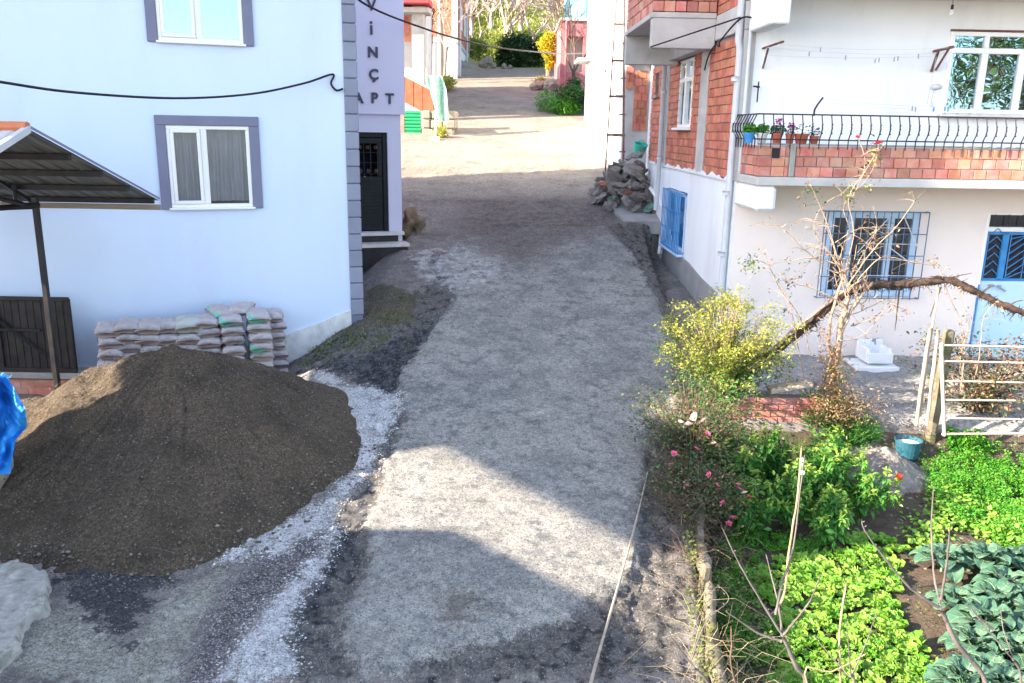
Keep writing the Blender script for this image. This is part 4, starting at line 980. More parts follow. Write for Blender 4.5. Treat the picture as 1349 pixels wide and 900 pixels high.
m=MB();m.tube([(x0+.02,-.03,z0+.1),(x0+.02,-.03,1.7)],.012,5);m.build('hinge_rod',m_bluep,do)
# balcony
m=MB();m.cbox(.0,9.5,BY,-.003,3.272,3.395,.01);m.build('balcony_slab',m_concl,RH)
m=MB();bx,_=RF.py(1020,260,BY)
m.cbox(-.0,.30,BY+.001,-.004,2.9,3.268,.05);m.build('corner_beam',m_white,RH)
m=MB();bricks(m,.0,.44,3.40,3.835,BY+.03,.19,.1425,run=0,th=.13,seed=21,gap=.01,jit=.008);m.build('corner_parapet',m_brickp,RH);m=MB()
bricks(m,.53,9.5,3.40,3.835,BY+.03,.185,.1425,run=.35,th=.13,seed=22,gap=.01,jit=.009)
pa=m.build('parapet',m_brickp,RH)
m=MB();bricks(m,BY+.17,-.01,3.40,3.835,.03,.19,.1425,sw=True,th=.12,seed=23,gap=.01,jit=.008);m.build('side_parapet',m_brickp,RH)
m=MB();m.cbox(.445,.525,BY+.02,BY+.16,3.40,3.85,.01);m.cbox(.0,9.5,BY+.05,BY+.15,3.836,3.862,.008);m.box(.05,9.5,BY+.06,BY+.15,3.39,3.83);m.build('parapet_mortar',m_conc,pa)
m=MB();
for a in range(6): m.tube([(.19+a*.02,BY+.022,3.66),(.19+a*.02,BY+.022,3.80)],.003,4)
for a in range(6): m.tube([(.185,BY+.022,3.67+a*.025),(.295,BY+.022,3.67+a*.025)],.003,4)
m.box(.185,.295,BY+.024,BY+.028,3.66,3.80);m.build('vent_grille',m_iron,pa)
ry=BY-.02;zt,zb=4.26,3.92
m=MB();m.cbox(-.08,9.5,ry-.012,ry+.012,zt-.01,zt+.01,.003);m.cbox(-.08,9.5,ry-.012,ry+.012,zb-.01,zb+.008,.003);m.cbox(-.06,-.036,ry+.012,.12,zt-.01,zt+.01,.003);m.cbox(-.06,-.036,ry+.012,.12,zb-.01,zb+.008,.003)
rail=m.build('balcony_railing',m_iron,RH)
def balu():
    m=MB();pts=[];rr=[]
    for k in range(15):
        t=k/14;z=zt+(3.79-zt)*t;b=0
        if z>zb: w=(zt-z)/(zt-zb);b=-.075*math.sin(min(1,w*1.05)*pi)**1.0*(.5+w*.7)
        pts.append((0,b,z));rr.append(.0085)
    m.tube(pts,rr,5);
    for k in range(8): 
        m.tube([(.004*math.cos(k*1.6),pts[5][1]+.004*math.sin(k*1.6)-.004,4.14-k*.018),(.004*math.cos(k*1.6+1.5),pts[5][1]+.004*math.sin(k*1.6+1.5)-.004,4.13-k*.018)],.011,5)
    return m
b0=balu().build('baluster',m_iron,rail);b0.location=(0,ry,0);nbal=0
x=.0
while x<9.4:
    o=b0 if x==0 else dup(b0,rail)
    o.location=(x,ry-.0,0);o.rotation_euler=(0,0,0);x+=.137
for k in range(8):
    o=dup(b0,rail);o.location=(-.048,ry+.137*(k+1),0);o.rotation_euler=(0,0,-pi/2)
# upper slab and cantilever beam
m=MB();m.cbox(.0,.26,BY,-.056,5.45,5.92,.02);m.cbox(.0,9.5,BY,-.056,5.96,6.1,.01);m.cbox(.0,9.5,-.05,.2,5.952,6.1,.01);m.build('upper_slab',m_white,RH)
m=MB();m.box(.0,9.5,BY,.2,6.12,8.);m.build('upper_storey',m_white,RH)
# drainpipes
def pipe(name,pts,r,collars=()):
    m=MB();m.tube(pts,r,10)
    for z in collars: m.tube([(pts[0][0],pts[0][1],z),(pts[0][0],pts[0][1],z+.07)],r*1.25,10);m.tube([(pts[0][0],pts[0][1],z+.03),(pts[0][0]+.09,pts[0][1],z+.03)],.012,5)
    return m.build(name,m_pipe,RH,True)
pipe('drainpipe',[(-.12,.02,8),(-.12,.02,5.35),(-.085,.02,5.2),(-.085,.02,.6)],.052,(4.75,3.05,2.1,1.3))
pipe('drainpipe',[(.03,-.07,8),(.03,-.07,3.3)],.028,(5.5,4.2))
pipe('drainpipe',[(-.12,5.6,7.5),(-.12,5.6,2.9),(-.14,5.6,2.3)],.05,(4.8,3.4))
# window light bulb, hanging cables
blb=thing('light_bulb','bare light bulb hanging from the balcony ceiling above the large window','lamp',RF.w(*(RF.py(1254,10,-.5)[0],-.5,5.96)))
m=MB();m.tube([(0,0,0),(.005,0,-.14)],.004,5);m.lathe([(0.001,0),(.05,-.003),(.045,-.02),(.001,-.022)],(0,0,0),12);m.build('cord',m_cable,blb);m=MB();m.tube([(.005,0,-.14),(.005,0,-.2)],.02,8);m.build('socket',m_cable,blb)
m=MB();m.lathe([(.001,0),(.016,-.01),(.034,-.05),(.03,-.08),(.001,-.095)],(.005,0,-.2),12);m.build('bulb',m_pvc,blb,True)
def rfp(u,v,y): x,z=RF.py(u,v,y);return RF.w(x,y,z)
cable('wall_cable',[rfp(857,62,1.65),rfp(975,23,-.16)],.012,'taut black cable running along the concrete beam of the brick house')
cable('drooping_cable',[rfp(993,24,-.0-.12),rfp(975,25,-.12),RF.w(-.16,.9,5.42),RF.w(-.1,1.2,5.36),RF.w(-.1,1.5,5.40),RF.w(-.1,1.9,5.25),RF.w(-.1,2.1,5.05)],.014,'drooping black cable looped from the drainpipe to the brick wall')
# clothesline
cl=thing('clothesline','clothesline with thin cords strung between two brown brackets on the balcony wall','clothesline',RF.w(1.8,-.3,4.9),RA)
def cp(u,v,y): x,z=RF.py(u,v,y);return (x-1.8,y+.3,z-4.9)
m=MB();m.tube([cp(1005,90,-.02),cp(1012,64,-.25)],.016,5);m.tube([cp(1005,64,-.02),cp(1032,55,-.7)],.018,5);m.build('bracket',m_brown,cl)
m=MB();m.tube([cp(1227,94,-.02),cp(1236,68,-.3)],.022,5);m.tube([cp(1233,92,-.02),cp(1250,64,-.5)],.018,5);m.tube([cp(1230,68,-.02),cp(1256,62,-.6)],.022,5);m.build('bracket',m_brown,cl)
for (a,b_,s) in (((1010,62,-.3),(1236,70,-.3),.05),((1025,58,-.6),(1250,63,-.55),.05),((1010,73,-.3),(1232,74,-.25),.03)):
    p,q=Vector(cp(*a)),Vector(cp(*b_));m=MB();m.tube([p.lerp(q,t/10)+Vector((0,0,-s*4*(t/10)*(1-t/10))) for t in range(11)],.0025,4);m.build('cord',m_white_cord,cl)
for (u,v) in ((1081,65),(1153,80),(1158,79),(1178,78),(1183,77),(1210,74),(1066,71),(1114,76)):
    m=MB();p=cp(u,v,-.3);m.cbox(p[0]-.008,p[0]+.008,p[1]-.006,p[1]+.006,p[2]-.035,p[2]+.03,.002);m.build('clothes_peg',m_bar,cl)
c2=thing('clothesline','low thin clothesline from a short black rod to the window frame','clothesline',RF.w(1.3,-.5,4.4),RA)
def cp2(u,v,y): x,z=RF.py(u,v,y);return (x-1.3,y+.5,z-4.4)
m=MB();m.tube([cp2(1072,153,-.9),cp2(1073,145,-.9),cp2(1077,138,-.9),cp2(1084,129,-.8)],.014,6);m.build('rod',m_iron,c2)
for dv in (0,4):
    p,q=Vector(cp2(1084,131+dv,-.8)),Vector(cp2(1240,141+dv,-.3));m=MB();m.tube([p.lerp(q,t/10)+Vector((0,0,-.02*4*(t/10)*(1-t/10))) for t in range(11)],.0025,4);m.build('cord',m_white_cord,c2)
for (u,v) in ((1202,143),(1206,144),(1230,144),(1245,143),(1249,144)):
    m=MB();p=cp2(u,v,-.4);m.cbox(p[0]-.01,p[0]+.01,p[1]-.006,p[1]+.006,p[2]-.035,p[2]+.03,.002);m.build('clothes_peg',m_bluep if u>1225 else m_bar,c2)
# wall hook and hanging cloth
hk=MB();p=RF.py(997,115,-.02);hk.tube([(p[0],-.1,p[1]),(p[0],-.02,p[1])],.012,5);hk.tube([(p[0],-.09,p[1]+.08),(p[0],-.09,p[1]-.22)],.012,5);hk.tube([(p[0]-.08,-.1,p[1]+.01),(p[0]+.02,-.1,p[1])],.012,5)
o=hk.build('wall_bracket',m_iron);o.location=RF.o;o.rotation_euler=(0,0,RA);tag(o,'small black iron bracket on the white balcony wall near the pipe','bracket')
bag=MB();a=RF.py(1233,115,-.25)
bag.tube([(a[0]-.05,-.25,5.2),(a[0]-.1,-.25,4.45)],.005,4);bag.tube([(a[0]-.02,-.25,a[1]),(a[0]-.04,-.25,a[1]-.2),(a[0]-.03,-.25,a[1]-.28)],[.006,.006,.022],5);bag.lathe([(.001,-.05),(.07,-.03),(.085,.01),(.05,.045),(.001,.05)],(a[0],-.25,a[1]),12)
o=bag.build('hanging_basket',m_pipe,None,True);o.location=RF.o;o.rotation_euler=(0,0,RA);tag(o,'pale peg basket hanging from the right clothesline bracket','basket')
# things on window sill
for (u,lab,mt) in ((1245,'black shoe pair lying on the window sill left end',m_cable),(1262,'brown shoe lying on the window sill',m_brown),(1278,'dark slipper lying on the window sill',m_cable)):
    x,z=RF.py(u,155,-.08);m=MB();m.tube([(x-.07,-.08,4.30),(x-.02,-.085,4.315),(x+.03,-.08,4.30),(x+.07,-.08,4.295)],[.02,.032,.028,.012],7);o=m.build('shoe',mt,None,True);o.location=RF.o;o.rotation_euler=(0,0,RA);tag(o,lab,'shoe')
# ---- flower pots on the parapet
def leaves(n,center_fn,size,asp=.45,droop=.3,fold=.25,seed=0,dirfn=None):
    """returns verts, quads for n folded leaves (4 tri-ish quads each)"""
    R=np.random.default_rng(seed);P=np.array([center_fn(R) for _ in range(n)],float)
    return leafset(P,size,asp,droop,fold,R,dirfn)
def leafset(P,size,asp,droop,fold,R,D=None):
    n=len(P)
    th=R.uniform(0,2*pi,n);el=R.normal(-droop,.45,n)
    d=np.stack([np.cos(th)*np.cos(el),np.sin(th)*np.cos(el),np.sin(el)],-1) if D is None else D/np.linalg.norm(D,axis=1,keepdims=True)
    up=np.tile([0,0,1.],(n,1))+R.normal(0,.45,(n,3));sd=np.cross(d,up);sd/=np.linalg.norm(sd,axis=1,keepdims=True)+1e-9;nn=np.cross(sd,d)
    L=(size*R.uniform(.6,1.3,n))[:,None];w=L*asp/2
    p0=P;m1=P+d*L*.38-nn*0;t=P+d*L-nn*L*.22
    a=P+d*L*.42+sd*w+nn*w*fold*1.2;b=P+d*L*.42-sd*w+nn*w*fold*1.2
    a2=P+d*L*.75+sd*w*.62-nn*L*.08+nn*w*fold;b2=P+d*L*.75-sd*w*.62-nn*L*.08+nn*w*fold;m2=P+d*L*.74-nn*L*.1
    V=np.stack([p0,m1,t,a,b,a2,b2,m2],1).reshape(-1,3);i=np.arange(n)[:,None]*8
    q=np.concatenate([i+np.array([[0,3,1,1]])*1,],1)
    F1=i+np.array([0,1,3,3]);F_=np.concatenate([i+np.array([0,4,1,1])],0)
    tri=np.concatenate([i+np.array([k]) for k in ([0,1,3],[0,4,1],[1,7,5],[1,5,3],[1,4,6],[1,6,7],[7,2,5],[7,6,2])],0)
    return V,tri
def sphere_s(c,r,flat=1,shell=0):
    def f(R):
        while True:
            p=R.uniform(-1,1,3);l=np.linalg.norm(p)
            if shell<l<1: return (c[0]+p[0]*r[0],c[1]+p[1]*r[1],c[2]+p[2]*r[2])
    return f
pots=[(987,178,m_bluep,'l',None,'pale blue flower pot, leftmost on the balcony parapet'),(1004,178,m_pipe,'l',None,'grey oblong planter with bushy green leaves on the balcony parapet'),(1024,177,m_terra,'m','m','terracotta pot with purple pink flower on the balcony parapet'),(1041,177,m_terra,'s','m','terracotta pot with small dark pink flower next to the balcony planters'),(1056,178,m_terra,'w',None,'wide terracotta pot with sparse leaves on the balcony parapet'),(1073,180,m_terra,'s',None,'smallest terracotta pot, rightmost of the pots on the balcony parapet')]
m_magenta=M('magenta_petal',(.5,.03,.28),(.6,.08,.4),scale=5,island=.3)
for i,(u,v,mt,sz,fl,lab) in enumerate(pots):
    yl=BY+.11;x,z=RF.py(u,v,yl);z=3.863;w=RF.w(x,yl,z)
    o=thing('flower_pot',lab,'flower pot',w,RA,'flower pots on the balcony parapet')
    r={'l':.075,'m':.075,'s':.062,'w':.10}[sz];h=.14 if i!=5 else .11
    m=MB();m.lathe([(.001,0),(r*.72,0),(r*.95,h*.8),(r*1.08,h*.8),(r*1.08,h),(r*.9,h),(r*.88,h*.85),(.001,h*.85)],(0,0,0),16);m.build('pot',mt,o,False)
    nl={'l':260,'m':160,'s':60,'w':20}[sz]
    V_,T_=leaves(nl,sphere_s((0,0,h+.05),(r*1.25,r*1.1,.075)),.045,.7,.1,seed=i);npmesh('foliage',V_,T_,l_herb if i<2 else l_rose,o)
    if fl:
        V_,T_=leaves(40,sphere_s((.0,-.03,h+.17 if sz=='m' else h+.1),(.045,.03,.035)),.035,.9,-.2,seed=i+50);npmesh('bloom',V_,T_,m_magenta,o)
# ================================================================== LADDER FRAME
ya=21.6
lb=atY(797.5,222,ya);lt=atY(812,0,ya);rb=atY(822,217,ya);rt=atY(822.5,0,ya)
LD=thing('steel_ladder','tall rusty steel ladder standing upright in the sack heap before the white house','ladder',(lb.x,ya,lb.z-.2))
k=(8-lb.z)/(lt.z-lb.z)
def ll(p): return (p.x-lb.x,p.y-ya,p.z-lb.z+.2)
m=MB();m.tube([ll(lb+Vector((0,0,-.2))),ll(lb.lerp(lt,k))],.022,6);m.build('rail',m_rust,LD)
m=MB();m.tube([ll(rb+Vector((0,0,-.4))),ll(rb.lerp(rt,k))],.03,6);m.build('rail',m_rust,LD)
for v in (178,127,80,32,-15):
    z=atY(810,v,ya).z;t=(z-lb.z)/(lt.z-lb.z);a=lb.lerp(lt,t);t=(z-rb.z)/(rt.z-rb.z);b_=rb.lerp(rt,t);m=MB();m.cbox(min(a.x,b_.x)-lb.x-.03,max(a.x,b_.x)-lb.x+.03,-.02,.03,z-lb.z+.2-.03,z-lb.z+.2+.03,.006);m.build('rung',m_rust,LD)
for v in (57,103,151,200,8):
    p=atY(819,v,ya);m=MB();m.tube([(p.x-lb.x-.06,0,p.z-lb.z+.2),(p.x-lb.x+.1,0,p.z-lb.z+.2)],.018,5);m.build('rung_stub',m_rust,LD)
# ================================================================== SACK HEAP
import bmesh
def sack(seed,s,mat):
    me=rock_mesh(seed,1,1,1,.35,3);off=Vector((seed*1.3,seed*4.1,2))
    for v in me.vertices:
        n=v.co.copy();k=.22*mn.noise(n*2.3+off)+.12*abs(mn.noise(n*6+off));v.co=Vector((n.x*s*1.25,n.y*s,n.z*s*.34))*(1+k*1.8)
    me.materials.append(mat);me.polygons.foreach_set('use_smooth',[False]*len(me.polygons));return me
SK=[sack(i,.2,m_rub) for i in range(7)];SKG=sack(9,.18,m_rubg)
m_rubw=M('pale_sack',(.55,.50,.44),(.42,.38,.34),scale=4,bump=.6,bscale=15);m_rubr=M('reddish_sack',(.36,.13,.09),(.3,.14,.1),scale=4,bump=.6)
SKW=sack(12,.22,m_rubw);SKR=sack(14,.2,m_rubr)
Rk=random.Random(21);hp0=Vector((2.62,20.35));GS='crumpled sacks in the heap by the ladder'
def heap(x,y):
    a=(x-2.85)/(.95 if x<2.85 else .6);b_=(y-20.8)/1.6;return max(0,1-math.hypot(a,b_))
cnt=0
for i in range(120):
    while True:
        x=Rk.uniform(1.9,3.38);y=Rk.uniform(19.45,22)
        if heap(x,y)>.02: break
    h=heap(x,y)*1.3+.04;zz=gzs(x,y)+h*Rk.uniform(.45,1)
    me=SKG if i in (5,17,60) else SKW if i%23==0 else SKR if i%50==3 else SK[Rk.randrange(7)]
    o=bpy.data.objects.new('torn_sack',me);COL.objects.link(o);o.location=(x,y,zz);o.rotation_euler=(Rk.uniform(-.9,.9),Rk.uniform(-.9,.9),Rk.uniform(0,6));s=Rk.uniform(.42,.8);o.scale=(s,s,s)
    tag(o,{'g':'crumpled dirty green sack in the heap beside the ladder','w':'pale beige crumpled sack in the heap beside the ladder','r':'reddish brown crumpled sack in the heap beside the ladder','n':'grey brown crumpled sack in the heap beside the ladder'}['g' if me is SKG else 'w' if me is SKW else 'r' if me is SKR else 'n'],'sack',GS)
p=atY(840,196,20.9);m=MB();m.lathe([(.001,0),(.13,0),(.17,.3),(.18,.3),(.18,.32),(.15,.32),(.12,.02)],(0,0,0),14);m.tube([(-.17,0,.3),(0,0,.42),(.17,0,.3)],.01,5);o=m.build('plastic_bucket',M('green_plastic',(.05,.45,.35),rough=.4));o.location=(p.x,p.y,p.z-.18);o.rotation_euler=(.3,.2,0);tag(o,'green plastic bucket lying on top of the sack heap','bucket')
# concrete ramp slab & white channel at ledge
m=MB();P=[onG(805,248),onG(858,262),onG(872,296),onG(832,296)]
P=[Vector((2.15,20.4,gzs(2.15,20.4))),Vector((3.28,20.4,gzs(2.5,20.4)-.02)),Vector((3.28,18.86,gzs(2.5,18.8)-.03)),Vector((2.45,18.9,gzs(2.4,18.8)))]
m.add([p+Vector((0,0,.07)) for p in P]+[p+Vector((0,0,-.2)) for p in P],[(0,3,2,1),(4,5,6,7)]+[(i,(i+1)%4,(i+1)%4+4,i+4) for i in range(4)]);o=m.build('ramp_slab',m_conc);tag(o,'short old concrete ramp slab at the ledge beside the white wall','concrete slab')
m=MB();a=atY(857,248,20.0);b_=atY(877,278,18.6);c3_=atY(869,335,18.1);
m.tube([a,b_,c3_],.05,4);o=m.build('rain_channel',m_pvc);tag(o,'white bent rain channel running down beside the barred blue window','gutter')
# ================================================================== WHITE HOUSE + FRONT
H3=thing('white_house','tall white house with a bare brick and plaster end wall beyond the steel ladder','house',(2.85,24,0));o3=(2.85,24,0)
xw=2.86;y0=23.4;y1=36.2
m=MB();wall_holes(m,y0,y1,1.5,10.5,[(28.0,29.2,4.4,5.9)],xw,xw+.2,sw=True);m.box(xw+.0,8,y1+.01,y1+.2,1.5,10.5);bld(m,'side_wall',m_white,H3,o3)
m=MB();m.box(xw+.0,xw+4,y0-.2,y0-.01,1.5,8.8);bld(m,'end_wall',m_concl,H3,o3)
m=MB();bricks(m,xw+.25,xw+.62,atY(840,172,y0).z,atY(840,90,y0).z,y0-.25,.2,.19,th=.1,seed=31,jit=.02);bricks(m,xw+.02,xw+.25,atY(830,118,y0).z,atY(830,86,y0).z,y0-.25,.2,.19,th=.1,seed=32,jit=.02);bld(m,'exposed_bricks',m_brick,H3,o3)
m=MB();m.cbox(xw+.66,xw+.85,y0-.4,y0-.21,1.5,8,.01);m.cbox(xw-.02,xw+.84,y0-.42,y0-.21,atY(840,85,y0).z,atY(840,70,y0).z+2,.01);bld(m,'corner_pillar',m_white,H3,o3)
m=MB();m.box(xw+.06,xw+.1,28.0,29.2,4.4,5.9);o=bld(m,'window',m_glass2,H3,o3)
m=MB();m.cbox(xw-.06,xw+.02,27.95,29.25,4.3,4.38,.01);bld(m,'sill',m_pvc,H3,o3)
m=MB();m.cbox(xw-.03,xw+.0,34.7,35.8,3.9,6.0,.01);bld(m,'door',m_bar,H3,o3);m=MB();m.box(xw-.5,xw,34.3,36.1,6.6,6.72);bld(m,'canopy',m_conc,H3,o3)
m=MB();m.box(xw-.6,8.,y0-.5,y1+.5,10.5,10.7);bld(m,'roof',m_orange,H3,o3)
# pink-red house
H4=thing('red_house','dark pink painted house with a pale window opening behind bare branches','house',(2.6,44,0));o4=(2.6,44,0)
yy=44.;xl=atY(739,60,yy).x;zt_=atY(750,28,yy).z;zb_=atY(750,113,yy).z-1
wa=(atY(746,60,yy).x,atY(768,60,yy).x,atY(755,95,yy).z,atY(755,48,yy).z)
m=MB();wall_holes(m,xl,xl+6,zb_,zt_,[wa],yy,yy+.25);m.box(xl+.0,xl+.2,yy+.26,yy+7,zb_,zt_);bld(m,'wall',m_pink,H4,o4)
m=MB();m.box(wa[0]-.3,wa[1]+.3,yy+.6,yy+.7,wa[2]-.3,wa[3]+.3);bld(m,'inner_wall',M('warm_plaster',(.75,.66,.55)),H4,o4)
m=MB();m.cbox(xl-.1,xl+6,yy-.1,yy+7.2,zt_,zt_+.15,.02);bld(m,'roof_slab',m_concl,H4,o4)
m=MB();m.tube([(xl+.25,yy-.1,zb_),(xl+.25,yy-.1,zt_)],.06,8);bld(m,'drainpipe',m_pink,H4,o4)
# teal house glimpse behind
m=MB();m.box(xl+.9,xl+7,yy+9,yy+15,zt_-2,zt_+5);m.mi=0;o=m.build('distant_house',M('teal_wall',(.25,.55,.6)));tag(o,'pale teal house wall glimpsed above the dark pink house','house')
# ================================================================== VEGETATION
def bare(mb,p,d,L,r,depth,R,spread=.6,up=.15,n=3,seg=4,rmin=.006,sides=5,tips=None,nb=(2,4)):
    pts=[p.copy()];rr=[r];q=p.copy();dd=d.normalized()
    for i in range(seg):
        dd=(dd+Vector((R.gauss(0,.13),R.gauss(0,.13),R.gauss(0,.1)+up*.3))).normalized();q=q+dd*L/seg;pts.append(q.copy());rr.append(max(rmin,r*(1-.45*(i+1)/seg)))
    mb.tube(pts,rr,sides if depth>1 else 3,cap=False)
    if depth<=0:
        if tips is not None: tips.append((q.copy(),dd.copy()));
        return
    for k in range(R.randint(*nb)):
        i=R.randint(max(1,seg//2),seg);b=pts[i];a=R.uniform(0,2*pi);pr=dd.orthogonal().normalized();pr2=dd.cross(pr)
        nd=(dd+(pr*math.cos(a)+pr2*math.sin(a))*spread*R.uniform(.6,1.4)+Vector((0,0,up))).normalized()
        bare(mb,b,nd,L*R.uniform(.6,.85),rr[i]*.62,depth-1,R,spread,up,n,seg,rmin,sides,tips,nb)
    if tips is not None and depth==1: tips.append((q.copy(),dd.copy()))
def tree(name,loc,h,seed,mat,label,cat='tree',group=None,depth=4,r=None,leaf=None,nleaf=0,lsize=.1,spread=.6,twig=None,trunk=.3,rmin=.012,nb=(2,4),lrad=.3):
    R=random.Random(seed);t=thing(name,label,cat,loc,0,group);tips=[]
    m=MB();r=r or h*.025
    d0=Vector((R.uniform(-.1,.1),R.uniform(-.1,.1),1));m.tube([(0,0,-.3),(d0.x*h*trunk*.5,d0.y*h*trunk*.5,h*trunk*.5),(d0.x*h*trunk,d0.y*h*trunk,h*trunk)],[r*1.2,r,r*.85],8);m.build('trunk',mat,t,True)
    m=MB();top=Vector((d0.x*h*trunk,d0.y*h*trunk,h*trunk))
    for k in range(R.randint(3,4)):
        a=R.uniform(0,6.28);bare(m,top*R.uniform(.8,1),Vector((math.cos(a)*spread,math.sin(a)*spread,.9)),h*(1-trunk)*.36,r*.6,depth,R,spread,.12,rmin=rmin,tips=tips,nb=nb)
    m.build('crown',twig or mat,t)
    if leaf:
        RR=np.random.default_rng(seed);ti=RR.integers(0,len(tips),nleaf);P=np.array([tuple(tips[i][0]) for i in ti])+RR.normal(0,lrad,(nleaf,3));V_,T_=leafset(P,lsize,.6,.2,.2,RR);npmesh('foliage',V_,T_,leaf,t)
    return t
# ---- hillside trees
HT=[tree('bare_tree',(0,0,0),h,s,m_twig,'x',depth=4,r=.16,spread=.7,twig=m_twig,rmin=.022,trunk=.22) for h,s in ((7,1),(8,2),(6.5,3))]
GT='bare trees on the hillside';spots=[(-6.5,67),(-5.2,72),(-3.6,70),(-2.2,74),(-1.0,69),(.3,73),(1.4,68.5),(2.6,72),(3.6,67),(4.8,70),(-4.5,78),(-2,80),(.6,80),(2.8,79),(5.5,77),(-7,76),(.0,66.5),(-3,65.5),(4.4,62.5),(6.6,65),(-1.4,85),(2,86),(-5,86),(5,85)]
Rt=random.Random(5)
for i,(x,y) in enumerate(spots):
    o=HT[i] if i<3 else dup(HT[Rt.randrange(3)])
    o.location=(x,y,gground(x,y)-.1);o.rotation_euler=(0,0,Rt.uniform(0,6));s=Rt.uniform(.8,1.2);o.scale=(s,s,s)
    tag(o,'leafless pale pinkish tree among many on the hillside at the street end','tree',GT)
def clump(name,label,loc,r,n,lsize,mats,seed,cat='bush',asp=.5,group=None,shell=.35,lumps=7,stem=True,kind=None,droop=.2):
    R=random.Random(seed);t=thing(name,label,cat,loc,0,group)
    RR=np.random.default_rng(seed)
    cs=[(R.uniform(-.6,.6)*r[0],R.uniform(-.6,.6)*r[1],r[2]*R.uniform(.35,1.35),R.uniform(.35,.6)) for _ in range(lumps)]
    per=n//lumps
    for mi,mt in enumerate(mats):
        P=[]
        for k,(a,b,c,s) in enumerate(cs):
            if k%len(mats)!=mi: continue
            q=RR.normal(0,1,(per,3));q/=np.linalg.norm(q,axis=1,keepdims=True);q*=RR.uniform(shell,1.1,(per,1))**.6;q*=np.array([r[0]*s,r[1]*s,r[2]*s*1.1]);P.append(q+np.array([a,b,c]))
        P=np.concatenate(P);P=P[P[:,2]>-.02];V_,T_=leafset(P,lsize,asp,droop,.25,RR);npmesh('foliage',V_,T_,mt,t)
    if stem:
        m=MB()
        for a,b,c,s in cs: m.tube([(a*.15,b*.15,-.1),(a*.5,b*.5,c*.6),(a,b,c)],[.02*max(1,r[2]),.014*max(1,r[2]),.006],5)
        m.build('stem',m_bark,t,True)
    return t
p=atY(690,84,61);clump('dark_bush','large dark green bush in shade at the top end of the street',(p.x,62.5,gzs(p.x,62.5)-.2),(2.0,1.3,1.5),8000,.2,[l_dark,l_dark,l_rose],71,lumps=12)
p=atY(655,84,62.5);clump('green_bush','sunlit grass green bush at the foot of the hillside left of the dark bush',(-3.2,65,gzs(-3.2,65)-.2),(1.6,1.3,1.2),3500,.2,[l_hill,l_hill],72,lumps=9)
clump('green_bush','green bush halfway up the hillside behind the dark bush',(1.8,70,gzs(1.8,70)-.2),(2.4,1.3,1.1),2500,.25,[l_hill,l_herb],73,lumps=9)
clump('green_bush','olive bush at the bend below the pink trees',(-1.2,67.5,gzs(-1.2,67.5)-.2),(1.3,1,1.2),2500,.2,[l_hill,l_hill],74,lumps=8)
# yellow shrub on a pale stem
p=atY(722,88,49.);pt_=atY(722,44,49.)
t=thing('yellow_shrub','tall bright yellow shrub on a narrow base at the right roadside','shrub',(p.x,49,p.z-.2));h=pt_.z-p.z
RR=np.random.default_rng(3);P=[]
for i in range(5200):
    w=RR.random();rad=.62*(.2+.8*min(1,w*1.4))*(1 if w<.75 else 1.0-.5*(w-.75)/.25);q=RR.normal(0,1,3);q/=np.linalg.norm(q);q*=RR.random()**.4
    P.append((q[0]*rad+.12*math.sin(w*7),q[1]*rad,w*h*1.05+.1+q[2]*.2))
V_,T_=leafset(np.array(P),.11,.6,.1,.2,RR);npmesh('foliage',V_,T_,l_yb,t)
m=MB();m.tube([(0,0,-.3),(0,0,h*.6)],[.12,.05],7);m.build('stem',m_barkl,t)
clump('green_bush','dense green bush on the right roadside in front of the dark pink house',(2.1,38.6,gzs(2.1,38.6)-.1),(1.25,1.1,.75),7000,.1,[l_pep,l_dark,l_herb],75,lumps=12)
clump('green_bush','taller thin green bush against the white house corner',(2.65,39.4,gzs(2.65,39.4)-.1),(.5,.6,1.0),2200,.1,[l_dark,l_pep],76,lumps=8)
clump('dry_bush','yellowish roadside bush between rocks and yellow shrub',(1.6,47.5,gzs(1.6,47.5)-.1),(.7,.6,.5),1800,.1,[l_yel,m_straw],77,lumps=7)
for i,(u,v,s) in enumerate(((712,108,.42),(722,113,.36),(731,110,.5),(736,98,.55),(705,101,.3),(728,100,.45))):
    q=atY(u,v,47.-i*.1);rock('stone',40+i,(q.x,47.-i*.15,gzs(q.x,47.)+s*.2),(s,s,s*.8),m_stone,'rough tan stone in the roadside edging below the yellow shrub','stone','stones below the yellow shrub',smooth=False)
for i,(u,v,s) in enumerate(((637,84,.3),(643,80,.3),(650,87,.2),(664,88,.2),(672,89,.16))):
    q=atY(u,v,58.5);rock('stone',60+i,(q.x,58.5,q.z),(s,s*.8,s),m_stone,'grey tan stone at the left edge of the street top','stone','stones at the left edge of the street top',smooth=False)
q=atY(755,118,41.5);t=tree('bare_tree',(q.x,41.5,gzs(q.x,41.5)),6.8,9,m_bark,'dark bare tree standing in front of the dark pink house','tree',None,4,.09,None,0,.1,.45,m_bark,.22,.014)
q=atY(563,104,44);t=tree('bare_tree',(q.x,44,q.z-.4),4.2,19,m_bark,'dark crooked bare tree beside the pale utility pole','tree',None,3,.22,None,0,.1,.4,m_bark,.6,.02)
t=tree('leafy_tree',(-4.0,48.5,gzs(-4,48.5)),6.5,23,m_barkl,'thin tree with sparse orange dry leaves before the distant brick house','tree',None,3,.07,l_dry,420,.16,.5,m_twig,.3,.015)
clump('roadside_weeds','yellow green weeds growing at the left roadside under the utility pole',(-3.75,46,gzs(-3.75,46)-.05),(.6,1.6,.4),2200,.13,[l_yel,l_hill],78,lumps=9,stem=False)
clump('roadside_weeds','dry yellow weeds at the foot of the stone retaining wall',(-2.75,31.2,gzs(-2.75,31.2)-.05),(.35,.4,.3),900,.08,[m_straw,l_yel],79,lumps=6,stem=False)
